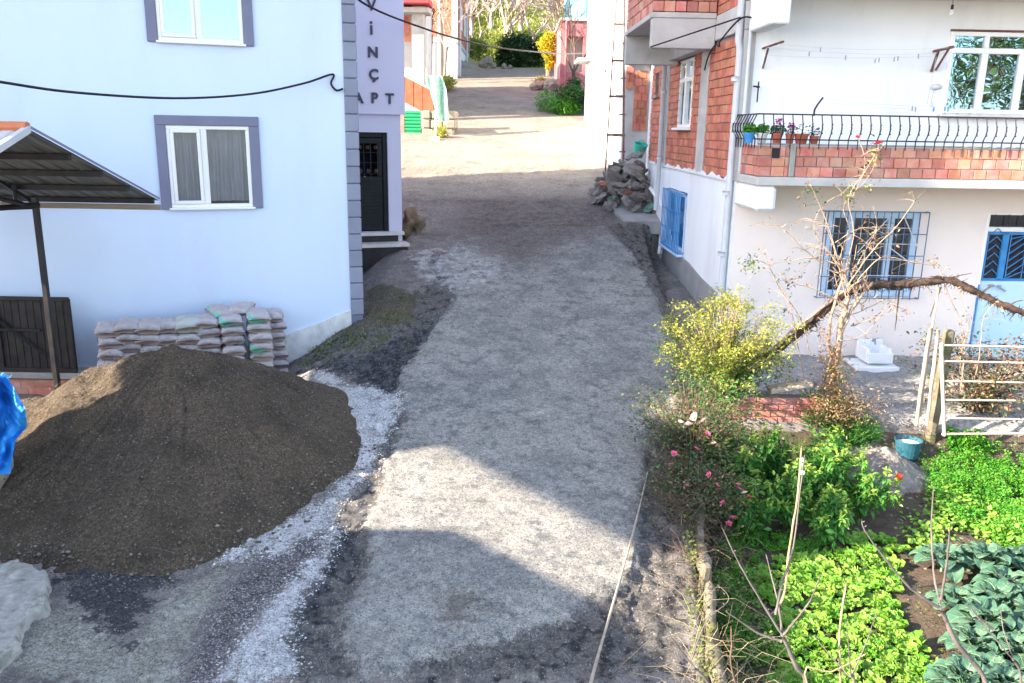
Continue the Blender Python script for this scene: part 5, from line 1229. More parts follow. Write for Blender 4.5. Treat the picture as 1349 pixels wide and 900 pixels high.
# hill grass
def grass(name,n,samp,size,mat,label,asp=.12,seed=1,up=1.1):
    R=np.random.default_rng(seed);P=[];
    while len(P)<n:
        q=samp(R)
        if q is not None:P.append(q)
    P=np.array(P);D=np.stack([R.normal(0,.45,n),R.normal(0,.45,n),np.full(n,up)],-1);V_,T_=leafset(P,size,asp,0,.2,R,D);o=npmesh(name,V_,T_,mat);return tag(o,label,'grass',kind='stuff')
def sh_(R):
    x=R.uniform(-9,9);y=R.uniform(54,90)
    if y<64 and -3.6<x<3.2: return None
    if y<64 and mn.noise(Vector((x*.5,y*.5,0)))<-.2: return None
    return x,y,gground(x,y)-.02
grass('hill_grass',22000,sh_,.42,l_hill,'bright grass and weeds covering the hillside',.3)
# ================================================================== GARDEN
Z0=lambda x,y:gground(x,y)
# mossy kerb wall
m=MB();ky=[4.6,5.2,5.8,6.4,7.0,7.6,8.2,8.8,9.3];vs=[];Rm=random.Random(8)
for i in range(120):
    y=4.6+4.8*i/119;x=float(np.interp(y,EP[:,0],EP[:,1]))+.11+.02*math.sin(y*3)
    zt_=max(float(road_z(y)),0)+.06+.03*math.sin(y*5)+mn.noise(Vector((0,y*3,0)))*.06+mn.noise(Vector((3,y*11,0)))*.04;w=.05+.02*mn.noise(Vector((5,y*2,0)))
    for a,b in ((-w,-.6),(-w*1.05,zt_-.04),(-w*.7,zt_),(0,zt_+.015),(w*.7,zt_),(w*1.05,zt_-.04),(w,-.7)):
        vs.append((x+a+mn.noise(Vector((a*9,y*6,b)))*.03,y,b+(mn.noise(Vector((a*8,y*7,3)))*.03 if b>-.5 else 0)))
m.add(vs,[(i*7+j,(i+1)*7+j,(i+1)*7+j+1,i*7+j+1) for i in range(119) for j in range(6)])
o=m.build('mossy_wall',m_mossp,None,True);tag(o,'low mossy stone kerb wall between the roadway and the vegetable garden','wall')
q=onG(934,800);m=MB();m.cbox(-.04,.04,-.04,.04,-.1,.46,.02);o=m.build('stone_post',m_mossp);o.location=(1.72,6.75,-.15);o.rotation_euler=(.05,.06,.2);tag(o,'short pale weathered post among dry stalks by the mossy wall','post')
# lettuce
def lettuce(seed):
    R=np.random.default_rng(seed);V_=[];Q=[];nl=20;NJ,NI=7,11
    for k in range(nl):
        a=k*2.4+R.uniform(-.25,.25);ring=k/nl;L=.082*(1.1-.55*ring)*R.uniform(.85,1.15);w=L*.52;e0=.25+1.0*ring;ph=R.uniform(0,6,3);curl=1.3+1.3*ring
        rad=.010*(1-ring);z=.008;el=e0+.55
        for j in range(NJ):
            t=j/(NJ-1)
            if j: el-=curl/(NJ-1)*t*1.5;rad+=L/(NJ-1)*math.cos(el);z+=L/(NJ-1)*math.sin(el)
            prof=.25+.75*math.sin(min(1,.08+t*.80)*pi)**.7
            for i in range(NI):
                s_=(i-(NI-1)/2)/((NI-1)/2);x=s_*w*prof
                fr=.009*math.sin(s_*10+ph[0]+t*4)*abs(s_)**1.3*(.3+t)+.008*math.sin(s_*15+ph[1])*t*t+.004*math.sin(t*16+s_*9+ph[2])
                up=.35*w*abs(s_)**1.6
                rr=rad+fr*math.sin(el)*-1;zz=z+fr*math.cos(el)+up
                V_.append((math.cos(a)*rr-math.sin(a)*x,math.sin(a)*rr+math.cos(a)*x,zz))
        b=k*NJ*NI
        for j in range(NJ-1):
            for i in range(NI-1): Q.append((b+j*NI+i,b+j*NI+i+1,b+(j+1)*NI+i+1,b+(j+1)*NI+i))
    me=bpy.data.meshes.new('lettuce');me.from_pydata(V_,[],Q);me.materials.append(l_lett);me.polygons.foreach_set('use_smooth',[True]*len(Q));me.update();return me
LM=[lettuce(i) for i in range(5)]
for k_ in (1,3):
    q_=LM[k_].copy();q_.materials.clear();q_.materials.append(l_lett2);LM.append(q_);PL=poly_px([(1000,745),(1060,738),(1110,730),(1135,712),(1180,712),(1190,750),(1178,790),(1185,830),(1215,850),(1245,899),(1240,940),(1010,940),(1010,880),(1045,850),(1015,800),(985,775)])
Rl=random.Random(4);nl=0
xm,ym=PL.min(0),PL.max(0);y=PL[:,1].min();row=0
while y<PL[:,1].max():
    x=PL[:,0].min()+(row%2)*.075
    while x<PL[:,0].max():
        px_,py_=x+Rl.uniform(-.035,.035),y+Rl.uniform(-.035,.035)
        if sdist(np.array([px_]),np.array([py_]),PL)[0]>0 and Rl.random()<.96:
            o=bpy.data.objects.new('lettuce_head',LM[Rl.randrange(7)]);COL.objects.link(o);o.location=(px_,py_,Z0(px_,py_)-.005);s=Rl.uniform(.8,1.3);o.scale=(s,s,s*Rl.uniform(.95,1.3));o.rotation_euler=(Rl.uniform(-.2,.2),Rl.uniform(-.2,.2),Rl.uniform(0,6));tag(o,'bright green frilly lettuce head in the garden bed','lettuce','lettuce heads in the bed');nl+=1
        x+=.142
    y+=.128;row+=1
# kale plants
def kale(seed,label,loc,s=1):
    t=thing('cabbage_plant',label,'cabbage plant',loc,0,'large leaved cabbage plants');R=random.Random(seed)
    n=R.randint(15,19)
    for k in range(n):
        a=k*2.4+R.uniform(-.3,.3);f=k/n;L=.23*s*(1.1-.55*f)*R.uniform(.85,1.15);st=.14*s*(1.1-.4*f);el0=.45+.8*f;V_=[];Q=[];m=MB()
        ax=Vector((math.cos(a),math.sin(a),0));sd=Vector((-math.sin(a),math.cos(a),0));zb=.05*s+.12*f*s
        p0=Vector((0,0,zb));p1=p0+ax*st*math.cos(el0)+Vector((0,0,st*math.sin(el0)))
        m.tube([p0,p0.lerp(p1,.5)+Vector((0,0,-.006)),p1],[.008,.006,.005],5);nj,ni=9,9;grid=[]
        q=p1.copy();el=el0;pts=[]
        for j in range(nj+1):
            pts.append((q.copy(),el));el-=.17*R.uniform(.7,1.4);q=q+(ax*math.cos(el)+Vector((0,0,math.sin(el))))*L/nj
        roll=R.uniform(-.35,.35)
        for j in range(nj+1):
            t_=j/nj;w=L*.46*math.sin(min(1,.1+t_*.9)**.75*pi)**.65+.004
            for i in range(ni+1):
                s_=-1+2*i/ni;pt,e=pts[j];nn=Vector((-ax.x*math.sin(e),-ax.y*math.sin(e),math.cos(e)))
                off=abs(s_)**1.5*w*.28+math.sin(s_*6+t_*9+seed+k)*.011*abs(s_)*s-.3*w*roll*s_+.006*math.sin(t_*17)*(abs(s_))
                V_.append(pt+sd*s_*w+nn*off)
        m.add(V_,[(j*(ni+1)+i,j*(ni+1)+i+1,(j+1)*(ni+1)+i+1,(j+1)*(ni+1)+i) for j in range(nj) for i in range(ni)])
        m.mi=1;m.tube([pts[j][0]+Vector((0,0,.0035)) for j in range(nj)],[.0042*(1-j/nj*.8) for j in range(nj)],4)
        for j in range(1,nj-1,2):
            for sg in (1,-1):
                e1=V_[(min(j+2,nj))*(ni+1)+(5+3 if sg>0 else 1)];m.tube([pts[j][0]+Vector((0,0,.003)),e1+Vector((0,0,.003))],[.0022,.0008],3,cap=False)
        m.m=[0]*len(m.m) if False else m.m
        o=m.build('leaf',[l_kale,l_kvein],t,True)
    m=MB();m.tube([(0,0,-.05),(0,0,.16*s)],[.016,.01],6);m.build('stem',l_kvein,t);return t
KP=[(1228,742,'cabbage plant at the upper left of its patch, beside the bare path'),(1283,745,'cabbage plant in the upper middle of its patch, below the herb bed'),(1335,742,'cabbage plant at the upper right of its patch at the picture edge'),(1246,800,'cabbage plant in the left of the second row, behind the forked branch'),(1300,800,'cabbage plant in the middle of its patch, second row'),(1352,800,'cabbage plant cut by the right picture edge, second row'),(1270,852,'cabbage plant in the left of the third row near the forked branch'),(1322,860,'cabbage plant in the right of the third row'),(1255,905,'cabbage plant at the lower left of its patch beside the path'),(1310,915,'cabbage plant at the bottom edge of the picture'),(1362,900,'cabbage plant in the lower right picture corner')]
KP+=[(1310,775,'cabbage plant squeezed between the first and second rows'),(1285,828,'cabbage plant squeezed between the second and third rows'),(1345,838,'cabbage plant at the right edge between the second and third rows'),(1290,885,'cabbage plant just above the one at the bottom edge')]
for i,(u,v,lab) in enumerate(KP):
    q=onG(u+12,v+10);kale(i+3,lab,(q.x,q.y,Z0(q.x,q.y)-.02),.92+.12*math.sin(i*1.7))
# tall leafy plants
def leafy(seed,loc,h,w,label,nst=9,lsize=.075,mats=(l_pep,l_pepy),per=46,group='bushy green pepper like plants',name='leafy_plant'):
    t=thing(name,label,'garden plant',loc,0,group);R=random.Random(seed);RR=np.random.default_rng(seed);m=MB();P=[];P2=[]
    for k in range(nst):
        a=R.uniform(0,6.28);rr_=w*math.sqrt(R.random());tip=Vector((math.cos(a)*rr_,math.sin(a)*rr_,h*R.uniform(.7,1.1)*(1-.35*(rr_/w)**2)));mid=Vector((tip.x*.35,tip.y*.35,tip.z*.55));pts=[Vector((0,0,-.03)),mid,tip];m.tube(pts,[.008,.006,.002],4)
        for i in range(per):
            tt=R.uniform(.25,1)**.8;b=mid.lerp(tip,(tt-.5)*2) if tt>.5 else pts[0].lerp(mid,tt*2)
            sp=.07*(1.25-tt);q=(b.x+R.gauss(0,sp),b.y+R.gauss(0,sp),b.z+R.gauss(0,.03))
            (P2 if tt>.93 else P).append(q)
        for i in range(7): P2.append((tip.x+R.gauss(0,.018),tip.y+R.gauss(0,.018),tip.z+R.gauss(0,.018)))
    V_,T_=leafset(np.array(P),lsize,.42,.45,.3,RR);npmesh('foliage',V_,T_,mats[0],t)
    V_,T_=leafset(np.array(P2),lsize*.7,.42,-.2,.3,RR);npmesh('tip_foliage',V_,T_,mats[1],t)
    m.build('stem',l_olive,t);return t
LP=[(2.72,9.0,.72,'leftmost leafy plant nearest the rose bush, with drooping green leaves'),(3.1,9.35,.66,'leafy plant with a pale tip behind the white tipped cane'),(3.05,8.55,.6,'leafy plant directly left of the white tipped cane'),(3.5,8.9,.72,'tall leafy plant right of the white tipped cane'),(3.85,9.45,.62,'leafy plant at the back beside the grey ash mound'),(3.95,8.75,.58,'leafy plant at the right end beside the bare path'),(2.6,9.7,.6,'leafy plant at the back left, under the yellow green shrub'),(3.45,8.2,.46,'low leafy plant in front, directly above the lettuce bed'),(2.6,8.35,.5,'leafy plant behind the dry stalks at the left front')]
for i,(x,y,h,lab) in enumerate(LP): leafy(100+i,(x,y,Z0(x,y)),h*1.28,.38,lab,nst=19,lsize=.085)
# herb ground cover
def cover(name,poly,n,h,size,mat,label,seed,asp=.6,cat='herbs'):
    PP=poly_px(poly);R=np.random.default_rng(seed);P=[];lo,hi=PP.min(0),PP.max(0)
    while len(P)<n:
        xx=R.uniform(lo[0],hi[0],2000);yy=R.uniform(lo[1],hi[1],2000);sd=sdist(xx,yy,PP);k=(sd>0)|(R.random(2000)<np.exp(sd*18)*.6)
        nz=vnoise(xx,yy,4,seed)+vnoise(xx,yy,11,seed+1)*.6
        for a,b,c in zip(xx[k],yy[k],nz[k]):
            if c>-.28: P.append((a,b,Z0(a,b)+R.random()**.7*h*(.5+1.1*max(0,c+.3))))
    V_,T_=leafset(np.array(P[:n]),size,asp,-.1,.25,R);o=npmesh(name,V_,T_,mat);return tag(o,label,cat,kind='stuff')
cover('herb_bed',[(1225,600),(1290,590),(1349,610),(1400,650),(1400,720),(1349,745),(1290,700),(1250,690),(1225,640)],24000,.17,.03,l_herb,'dense bright green herb bed in the right of the garden',81)
cover('young_greens',[(1230,640),(1290,655),(1349,690),(1400,710),(1400,740),(1349,755),(1280,700),(1235,690)],2200,.10,.06,l_lett,'yellow green young salad leaves along the herb bed edge',82,.8)
cover('herb_patch',[(950,700),(1000,700),(1060,720),(1100,715),(1060,735),(985,745),(1000,800),(1040,850),(1010,880),(960,870),(945,780)],14000,.09,.022,l_herb,'fine dark green parsley like cover left of the lettuce',83,.6)
cover('herb_patch',[(1245,575),(1290,580),(1300,598),(1250,600)],1300,.16,.05,l_herb,'small clump of green leaves by the foot of the white gate',84,.6)
cover('young_greens',[(1200,690),(1235,680),(1250,700),(1210,740),(1195,720)],350,.12,.06,l_lett,'scattered salad leaves beside the bare garden path',85,.8)
cover('path_weeds',[(1190,600),(1240,600),(1215,700),(1200,760),(1260,830),(1280,899),(1230,899),(1180,790),(1185,700)],900,.03,.02,l_olive,'tiny weeds on the bare garden path',86,.6,'weeds')
cover('wild_grass',[(1060,545),(1130,560),(1160,590),(1130,600),(1060,580)],2500,.3,.10,l_pep,'dark green tall grass behind the leafy plants',87,.12,'grass')
# dry straw along the wall
def straw():
    R=random.Random(6);m=MB()
    for i in range(360):
        y=R.choice((R.uniform(5.0,6.0),R.uniform(5.0,9.2)));x=float(np.interp(y,EP[:,0],EP[:,1]))+R.gauss(.2,.17);z=Z0(x,y)+R.uniform(0,.12);a=R.uniform(0,6.28);l=R.uniform(.15,.6)*(1.3 if y<6.6 else .8);e=R.uniform(.0,1.1);p=Vector((x,y,z));d=Vector((math.cos(a)*math.cos(e),math.sin(a)*math.cos(e),math.sin(e)));q=p+d*l*.5+Vector((0,0,.03));r=p+d*l+Vector((R.gauss(0,.05),R.gauss(0,.05),-.25*l));r0=R.uniform(.001,.0026);m.tube([p,q,r],[r0,r0*.8,r0*.4],3,cap=False)
    o=m.build('dry_stalks',m_straw);tag(o,'tangle of dry straw coloured stalks along the mossy wall','dry grass',kind='stuff')
straw()
def bramble():
    R=random.Random(16);m=MB()
    for i in range(1000):
        y=R.triangular(6.2,9.6,8.6);x=float(np.interp(y,EP[:,0],EP[:,1]))+R.gauss(.02,.2);z=Z0(x,y)+R.uniform(0,.35)*(1 if y>7.6 else .3);a=R.uniform(0,6.28);l=R.uniform(.12,.45);e=R.uniform(-.2,.9);p=Vector((x,y,z));d=Vector((math.cos(a)*math.cos(e),math.sin(a)*math.cos(e),math.sin(e)));q=p+d*l*.5+Vector((0,0,.03));r0=R.uniform(.002,.004);m.tube([p,q,p+d*l+Vector((R.gauss(0,.05),R.gauss(0,.05),-.1*l))],[r0,r0*.8,r0*.4],3,cap=False)
    o=m.build('bramble_twigs',M('bramble_bark',(.06,.04,.032),(.13,.09,.07),scale=6));tag(o,'tangle of brown thorny twigs below the rose bush','twigs',kind='stuff')
bramble()
def lowleaf(R):
    y=R.uniform(5.0,7.9);x=float(np.interp(y,EP[:,0],EP[:,1]))+R.uniform(-.08,.7);return x,y,Z0(x,y)+R.uniform(0,.22)
V_,T_=leaves(2600,lowleaf,.035,.7,.1,seed=77);o=npmesh('pale_weeds',V_,T_,l_olive);tag(o,'small olive green weeds among the dry stalks along the mossy wall','weeds',kind='stuff')
# ---- yellow-green shrub
def shrub_up(name,label,loc,h,w,stems,leafspec,seed,barkm,cat='shrub',arch=.3,r0=.012):
    t=thing(name,label,cat,loc);R=random.Random(seed);m=MB();L_=[]
    for k in range(stems):
        a=R.uniform(0,6.28);rr_=w*R.random()**.6;hh=h*R.uniform(.45,1.2);top=Vector((math.cos(a)*rr_,math.sin(a)*rr_,hh*(1-.25*(rr_/w)**2)));mid=Vector((top.x*.45,top.y*.45,top.z*.6));tip=top+Vector((math.cos(a)*arch*.3,math.sin(a)*arch*.3,-.02));pts=[Vector((R.gauss(0,.05),R.gauss(0,.05),-.05)),mid,top,tip]
        m.tube(pts,[r0,r0*.7,r0*.35,r0*.2],4,cap=False);L_.append(pts)
    m.build('stem',barkm,t)
    for (mt,n,z0_,z1_,size,asp,sp) in leafspec:
        RR=np.random.default_rng(seed+n);P=[]
        while len(P)<n:
            pts=L_[R.randrange(len(L_))];tt=R.random()*3;i=int(tt);b=pts[i].lerp(pts[i+1],tt-i)
            if z0_*h<=b.z<=z1_*h*1.1: P.append((b.x+R.gauss(0,sp),b.y+R.gauss(0,sp),b.z+R.gauss(0,sp)))
        V_,T_=leafset(np.array(P),size,asp,.1,.2,RR);npmesh('foliage',V_,T_,mt,t)
    return t
YB=(2.82,10.8);shrub_up('yellow_green_shrub','tall yellow green shrub on the road edge by the white wall corner',(YB[0],YB[1],Z0(*YB)),1.4,.82,130,[(l_yel,10500,.38,1.2,.045,.45,.04),(l_olive,6600,.10,.65,.045,.5,.07),(l_pep,4000,.0,.45,.05,.5,.13)],31,m_barkl,arch=.6)
RB_=(2.12,9.15);rose=shrub_up('rose_bush','sparse rose bush with pink blooms spilling over the road edge','%s'%'' or (RB_[0],RB_[1],Z0(2.0,9.2)),.85,.62,60,[(l_rose,1500,.2,1.1,.04,.6,.07),(l_dry,700,.0,.9,.035,.5,.08)],33,m_brown,'rose bush')if False else None
t2_=shrub_up('rose_bush','low dark rose bush below the blooming one beside the long pale pole',(1.98,8.25,Z0(1.98,8.25)-.05),.62,.5,170,[(l_rose,3400,.05,1.1,.038,.6,.07),(l_dry,900,.0,.9,.035,.5,.09),(l_olive,900,.2,1.1,.03,.6,.09)],34,m_bark,'rose bush',r0=.005)
t=rose=shrub_up('rose_bush','sparse rose bush with pink blooms spilling over the road edge',(RB_[0],RB_[1],Z0(1.95,9.2)-.05),.95,.72,230,[(l_rose,3600,.1,1.1,.04,.6,.06),(l_dry,1100,.0,.9,.035,.5,.09),(l_olive,1200,.2,1.1,.035,.6,.09)],33,m_bark,'rose bush',r0=.006)
def bloom(par,loc,r,mat,seed,name='rose_bloom'):
    R=np.random.default_rng(seed);m=MB()
    for k in range(16):
        a=k*2.4;f=k/16;rr_=r*(.25+.75*(1-f));el=.2+1.2*f;V_=[]
        for j in range(4):
            for i in range(4):
                tt=j/3;s_=(i-1.5)/1.5;w=rr_*.65*math.sin(min(1,.2+tt*.75)*pi);rad=rr_*tt*math.cos(el)+.002;z=rr_*tt*math.sin(el)*1.0+.15*rr_*s_*s_
                V_.append((math.cos(a)*rad-math.sin(a)*s_*w,math.sin(a)*rad+math.cos(a)*s_*w,z))
        m.add(V_,[(j*4+i,j*4+i+1,(j+1)*4+i+1,(j+1)*4+i) for j in range(3) for i in range(3)])
    o=m.build(name,mat,par,True);o.location=loc;o.rotation_euler=(R.uniform(.1,.9),R.uniform(-.5,.5),R.uniform(0,6));return o
bl=[(960,690,m_pinkf,.026),(945,640,m_pinkf,.024),(905,640,m_pinkf,.02),(940,585,m_palef,.03),(888,598,m_pinkf,.028),(885,613,m_pinkf,.028),(918,592,m_pinkf,.03),(934,626,m_pinkf,.026),(973,639,m_pinkf,.028),(981,650,m_palef,.026),(953,663,m_pinkf,.028),(966,683,m_pinkf,.032),(987,655,m_redf,.024),(915,550,m_palef,.04),(926,556,m_palef,.045),(897,557,m_palef,.03),(932,572,m_pinkf,.026),(907,560,m_palef,.035),(975,645,m_pinkf,.024)]
for i,(u,v,mt,r) in enumerate(bl):
    q=atY(u,v,7.85 if v>620 else 8.35);bloom(rose,(q.x-RB_[0],q.y-RB_[1],q.z-(Z0(1.95,9.2)-.05)),r*1.35,mt,i)
    # little cane up to the bloom
m=MB()
for i,(u,v,mt,r) in enumerate(bl):
    q=atY(u,v,7.85 if v>620 else 8.35);e=Vector((q.x-RB_[0],q.y-RB_[1],q.z-(Z0(1.95,9.2)-.05)));m.tube([Vector((e.x*.3,e.y*.3,.05)),e*.6+Vector((0,0,.1)),e],[.005,.004,.003],4)
m.build('cane',m_bark,rose)
# ---- climbing rose + grapevine
def px3(L_,y): return [atY(u,v,(y if not hasattr(y,'__call__') else y(u))) for u,v in L_]
def gnarl(mb,pts,r,seed,n=9,k=5,amp=.35):
    R=random.Random(seed);P=[Vector(p) for p in pts];out=[];rr=[]
    for i in range(len(P)-1):
        p0=P[max(i-1,0)];p1=P[i];p2=P[i+1];p3=P[min(i+2,len(P)-1)]
        for q in range(k):
            t=q/k;out.append(.5*((2*p1)+(p2-p0)*t+(2*p0-5*p1+4*p2-p3)*t*t+(3*p1-p0-3*p2+p3)*t**3));rr.append((r[i]*(1-t)+r[i+1]*t))
    out.append(P[-1]);rr.append(r[-1]);out=[p+Vector((R.gauss(0,1),R.gauss(0,1),R.gauss(0,1)))*rr[i]*amp*.5 for i,p in enumerate(out)];rr=[a*R.uniform(.8,1.2) for a in rr];mb.tube(out,rr,n);return out
vb=onG(1000,515);V1=thing('grapevine','old gnarled dark grapevine trunk arching right above the white gate','vine',(3.25,10.95,Z0(3.25,10.95)))
def rel(pts,o): o=Vector(o.location);return [Vector(p)-o for p in pts]
YV=lambda u:11.1-.0012*(u-1000)
path=[Vector((2.95,10.9,Z0(2.95,10.9)-.1)),Vector((3.02,10.92,Z0(3,10.9)+.45))]+px3([(1008,470),(1055,437),(1085,412),(1112,388),(1150,377),(1200,374),(1250,370),(1280,382),(1310,397),(1349,412),(1400,425)],YV)
m=MB();o1_=gnarl(m,rel(path,V1),[.05,.05,.052,.056,.05,.046,.05,.046,.044,.05,.048,.042,.038],1,9,7,.3)
gnarl(m,[p+Vector((0,.02,.035)) for p in rel(path[4:10],V1)],[.03,.025,.03,.03,.025,.02],2,6,6,.8);m.build('trunk',m_barkd,V1,True)
m=MB();R=random.Random(12)
for i in range(700):  # shaggy bark strips
    p=o1_[R.randrange(8,len(o1_)-2)];d=Vector((R.gauss(.3,.6),R.gauss(0,.5),R.gauss(-.2,.5)));m.tube([p,p+d*.04,p+d*.09+Vector((0,0,-.01))],[.008,.006,.002],3,cap=False)
for (u,v,du,dv) in ((1250,372,-25,-8),(1240,378,-15,40),(1290,388,20,-12),(1330,402,18,-6),(1220,376,60,-16),(1340,410,-10,12),(1185,376,-6,60)):
    a,b_=rel([atY(u,v,YV(u)),atY(u+du,v+dv,YV(u)-.1)],V1);gnarl(m,[a,a.lerp(b_,.5)+Vector((0,0,.02)),b_],[.012,.009,.004],u,5,4)
m.build('side_shoot',m_barkd,V1)
V2=thing('climbing_rose','climbing rose tangle with red blooms reaching up to the balcony railing','rose bush',(3.95,10.6,Z0(3.95,10.6)))
YR_=10.7
def canes(L_,r,seed,mat_mb,y=YR_): gnarl(mat_mb,rel(px3(L_,y),V2),r,seed,5,5,.5)
mt_=MB()
for L_,r,s_ in (([(1093,565),(1096,520),(1104,460),(1110,420),(1118,390)],[.045,.04,.035,.035,.03],1),([(1080,560),(1088,500),(1108,440),(1128,400),(1150,372)],[.025,.022,.02,.02,.015],2),([(1105,560),(1100,500),(1092,440),(1100,400),(1118,350)],[.025,.022,.02,.02,.014],3)): canes(L_,r,s_,mt_)
canes([(1015,465),(1050,430),(1085,405),(1110,385),(1140,365)],[.02,.022,.02,.018,.012],4,mt_,10.95)
mt_.build('trunk',m_barkl,V2,True)
mc=MB();R=random.Random(3);tips=[]
CN=[[(1115,395),(1105,350),(1092,300),(1075,260),(1066,240)],[(1118,385),(1100,330),(1085,295),(1070,290)],[(1110,365),(1125,310),(1118,262),(1140,225),(1158,195)],[(1120,380),(1108,340),(1118,300),(1112,270),(1145,232),(1157,200)],[(1130,370),(1160,340),(1200,345),(1230,350)],[(1115,380),(1150,330),(1180,300),(1205,265)],[(1100,360),(1060,330),(1030,300),(1010,297)],[(1068,470),(1055,420),(1030,385),(1012,350),(995,343)],[(1060,500),(1050,450),(1040,400),(1025,370)],[(1110,360),(1090,330),(1072,300),(1085,270),(1110,255)],[(1120,365),(1140,330),(1155,300),(1150,270)],[(1095,440),(1110,420),(1135,410),(1165,395)],[(1130,180),(1140,215),(1128,250),(1110,275)],[(1120,430),(1150,420),(1185,405)],[(1105,450),(1140,440),(1170,400)],[(1290,545),(1265,480),(1275,430),(1262,380)],[(1275,540),(1290,470),(1295,420),(1310,400)],[(1265,520),(1270,440),(1250,390),(1240,360)],[(1110,400),(1070,380),(1035,372)],[(1100,320),(1135,300),(1170,310)],[(1108,350),(1070,340),(1040,345)]]
for i,L_ in enumerate(CN):
    P=rel(px3(L_,YR_+R.uniform(-.25,.15)),V2);gnarl(mc,P,[.008-.005*k/len(P) for k in range(len(P))],i+30,4,4,.8)
    for k in range(9):
        b=P[R.randrange(1,len(P))];q=b+Vector((R.gauss(0,.12),R.gauss(0,.1),R.gauss(.03,.10)));gnarl(mc,[b,b.lerp(q,.5)+Vector((0,0,.02)),q],[.004,.003,.0015],k+i*10,3,2,.5)
        tips.append(q)
for k in range(130):  # dense basket of pale broken canes round the knot
    u,v=1118+R.gauss(0,17),380+R.gauss(0,26);a=rel([atY(u,v,YR_+R.gauss(0,.1))],V2)[0];mc.tube([a,a+Vector((R.gauss(0,.08),R.gauss(0,.06),R.gauss(.03,.1)))],[.006,.003],4)
mc.build('cane',m_barkl,V2)
RR=np.random.default_rng(4);ti=RR.integers(0,len(tips),420);P=np.array([tuple(tips[i]) for i in ti])+RR.normal(0,.03,(420,3));V_,T_=leafset(P,.045,.5,.3,.3,RR);npmesh('dry_foliage',V_,T_,l_dry,V2)
def lcl(spec,mt,name,sz=.05):
    P=[]
    for (u,v,n,sp,y) in spec:
        q=rel([atY(u,v,y)],V2)[0]
        for _ in range(n): P.append((q.x+RR.normal(0,sp),q.y+RR.normal(0,sp),q.z+RR.normal(0,sp)))
    V_,T_=leafset(np.array(P),sz,.55,.2,.3,RR);npmesh(name,V_,T_,mt,V2)
lcl([(986,346,36,.06,10.5),(995,352,12,.06,10.5),(1067,250,16,.05,10.7),(1075,262,14,.06,10.7),(1155,200,26,.05,10.7),(1150,190,10,.05,10.7),(1118,262,16,.05,10.7),(1125,248,14,.05,10.7),(1035,372,10,.08,10.7),(1050,350,12,.08,10.7),(1205,265,5,.03,10.7),(1160,300,12,.08,10.7),(1038,405,10,.08,10.7),(1025,412,8,.06,10.7),(1140,222,14,.06,10.7),(1130,340,20,.12,10.7),(1300,440,14,.15,10.5),(1270,400,8,.12,10.5)],l_rose,'foliage')
lcl([(990,355,12,.05,10.4),(1118,255,10,.05,10.6),(1155,205,10,.05,10.6),(1140,240,12,.06,10.6)],l_yel,'pale_foliage',.05)
lcl([(1095,500,330,.11,10.55),(1085,540,330,.13,10.5),(1110,535,260,.12,10.5),(1098,470,160,.09,10.6),(1090,440,90,.08,10.6)],l_dry,'base_foliage',.045)
lcl([(1105,490,110,.10,10.5),(1098,530,110,.12,10.45),(1080,520,60,.1,10.5)],l_olive,'base_green_foliage',.045)
for i,(u,v,r) in enumerate(((1157,190,.055),(1130,181,.035))):
    q=rel([atY(u,v,10.6)],V2)[0];bloom(V2,q,r,m_redf,90+i)
# shrub behind gate
def shrub2():
    t=shrub_up('brown_leaved_shrub','shrub with reddish brown withering leaves behind the white gate',(6.35,10.95,Z0(6.35,10.95)),.9,1.0,60,[(l_dry,2600,.1,1.1,.055,.55,.09),(l_dark,1500,.0,.9,.055,.6,.1)],41,m_bark,r0=.007);return t
shrub2()
t=shrub_up('withered_weeds','heap of dead pale brown weeds behind the grey ash mound',(4.35,10.65,Z0(4.35,10.65)),.42,.55,90,[(l_dry,2200,.0,1.1,.035,.4,.08),(m_straw,900,.0,1.1,.05,.15,.08)],43,m_twigd,'weeds',r0=.004)
# ---- posts and gate
def stick(name,pts,r,mat,label,cat,n=7,amp=.25,seed=1,k=4):
    m=MB();gnarl(m,pts,r,seed,n,k,amp);o=m.build(name,mat,None,True);return tag(o,label,cat)
YP=10.35
zb_=Z0(5.3,YP)
stick('wooden_pole',[atY(1212,548,YP),atY(1222,470,YP-.0),atY(1237,378,YP+.05)],[.017,.017,.015],m_post,'tall pale leaning pole propping the grapevine','pole')
stick('wooden_stake',[atY(1207,560,YP-.05),atY(1215,500,YP-.05),atY(1226,432,YP)],[.022,.022,.02],m_post,'pale split stake, leaning front left of the mossy post','stake',6,.2,3)
stick('wooden_stake',[atY(1221,560,YP-.1),atY(1228,500,YP-.1),atY(1236,434,YP-.05)],[.022,.022,.02],m_post,'thin pale stake squeezed between its leaning neighbour and the mossy post','stake',6,.2,4)
a=atY(1226,575,YP+.15);b_=atY(1237,434,YP+.15);m=MB();m.cbox(-.06,.06,-.06,.06,-.15,b_.z-a.z,.03);o=m.build('concrete_post',m_mossp);o.location=a;o.rotation_euler=(0,.03,0);tag(o,'thick grey mossy post with a dark rounded top beside the gate','post')
G=thing('field_gate','white painted metal gate with five rails at the garden edge','gate',(atY(1243,570,10.15).x,10.15,Z0(6,10.15)))
def gl_(u,v,y=10.15): return rel([atY(u,v,y)],G)[0]
def bar(name,a,b_,w,mt=m_gate):
    m=MB();m.tube([a,b_],w,4);return m.build(name,mt,G)
bar('stile',gl_(1240,452),gl_(1244,574),.024)
for v0,v1 in ((455,459),(476,480),(502,506),(527,529),(551,554),(572,571)): bar('rail',gl_(1241,v0),gl_(1420,v1),.014 if v0!=572 else .016)
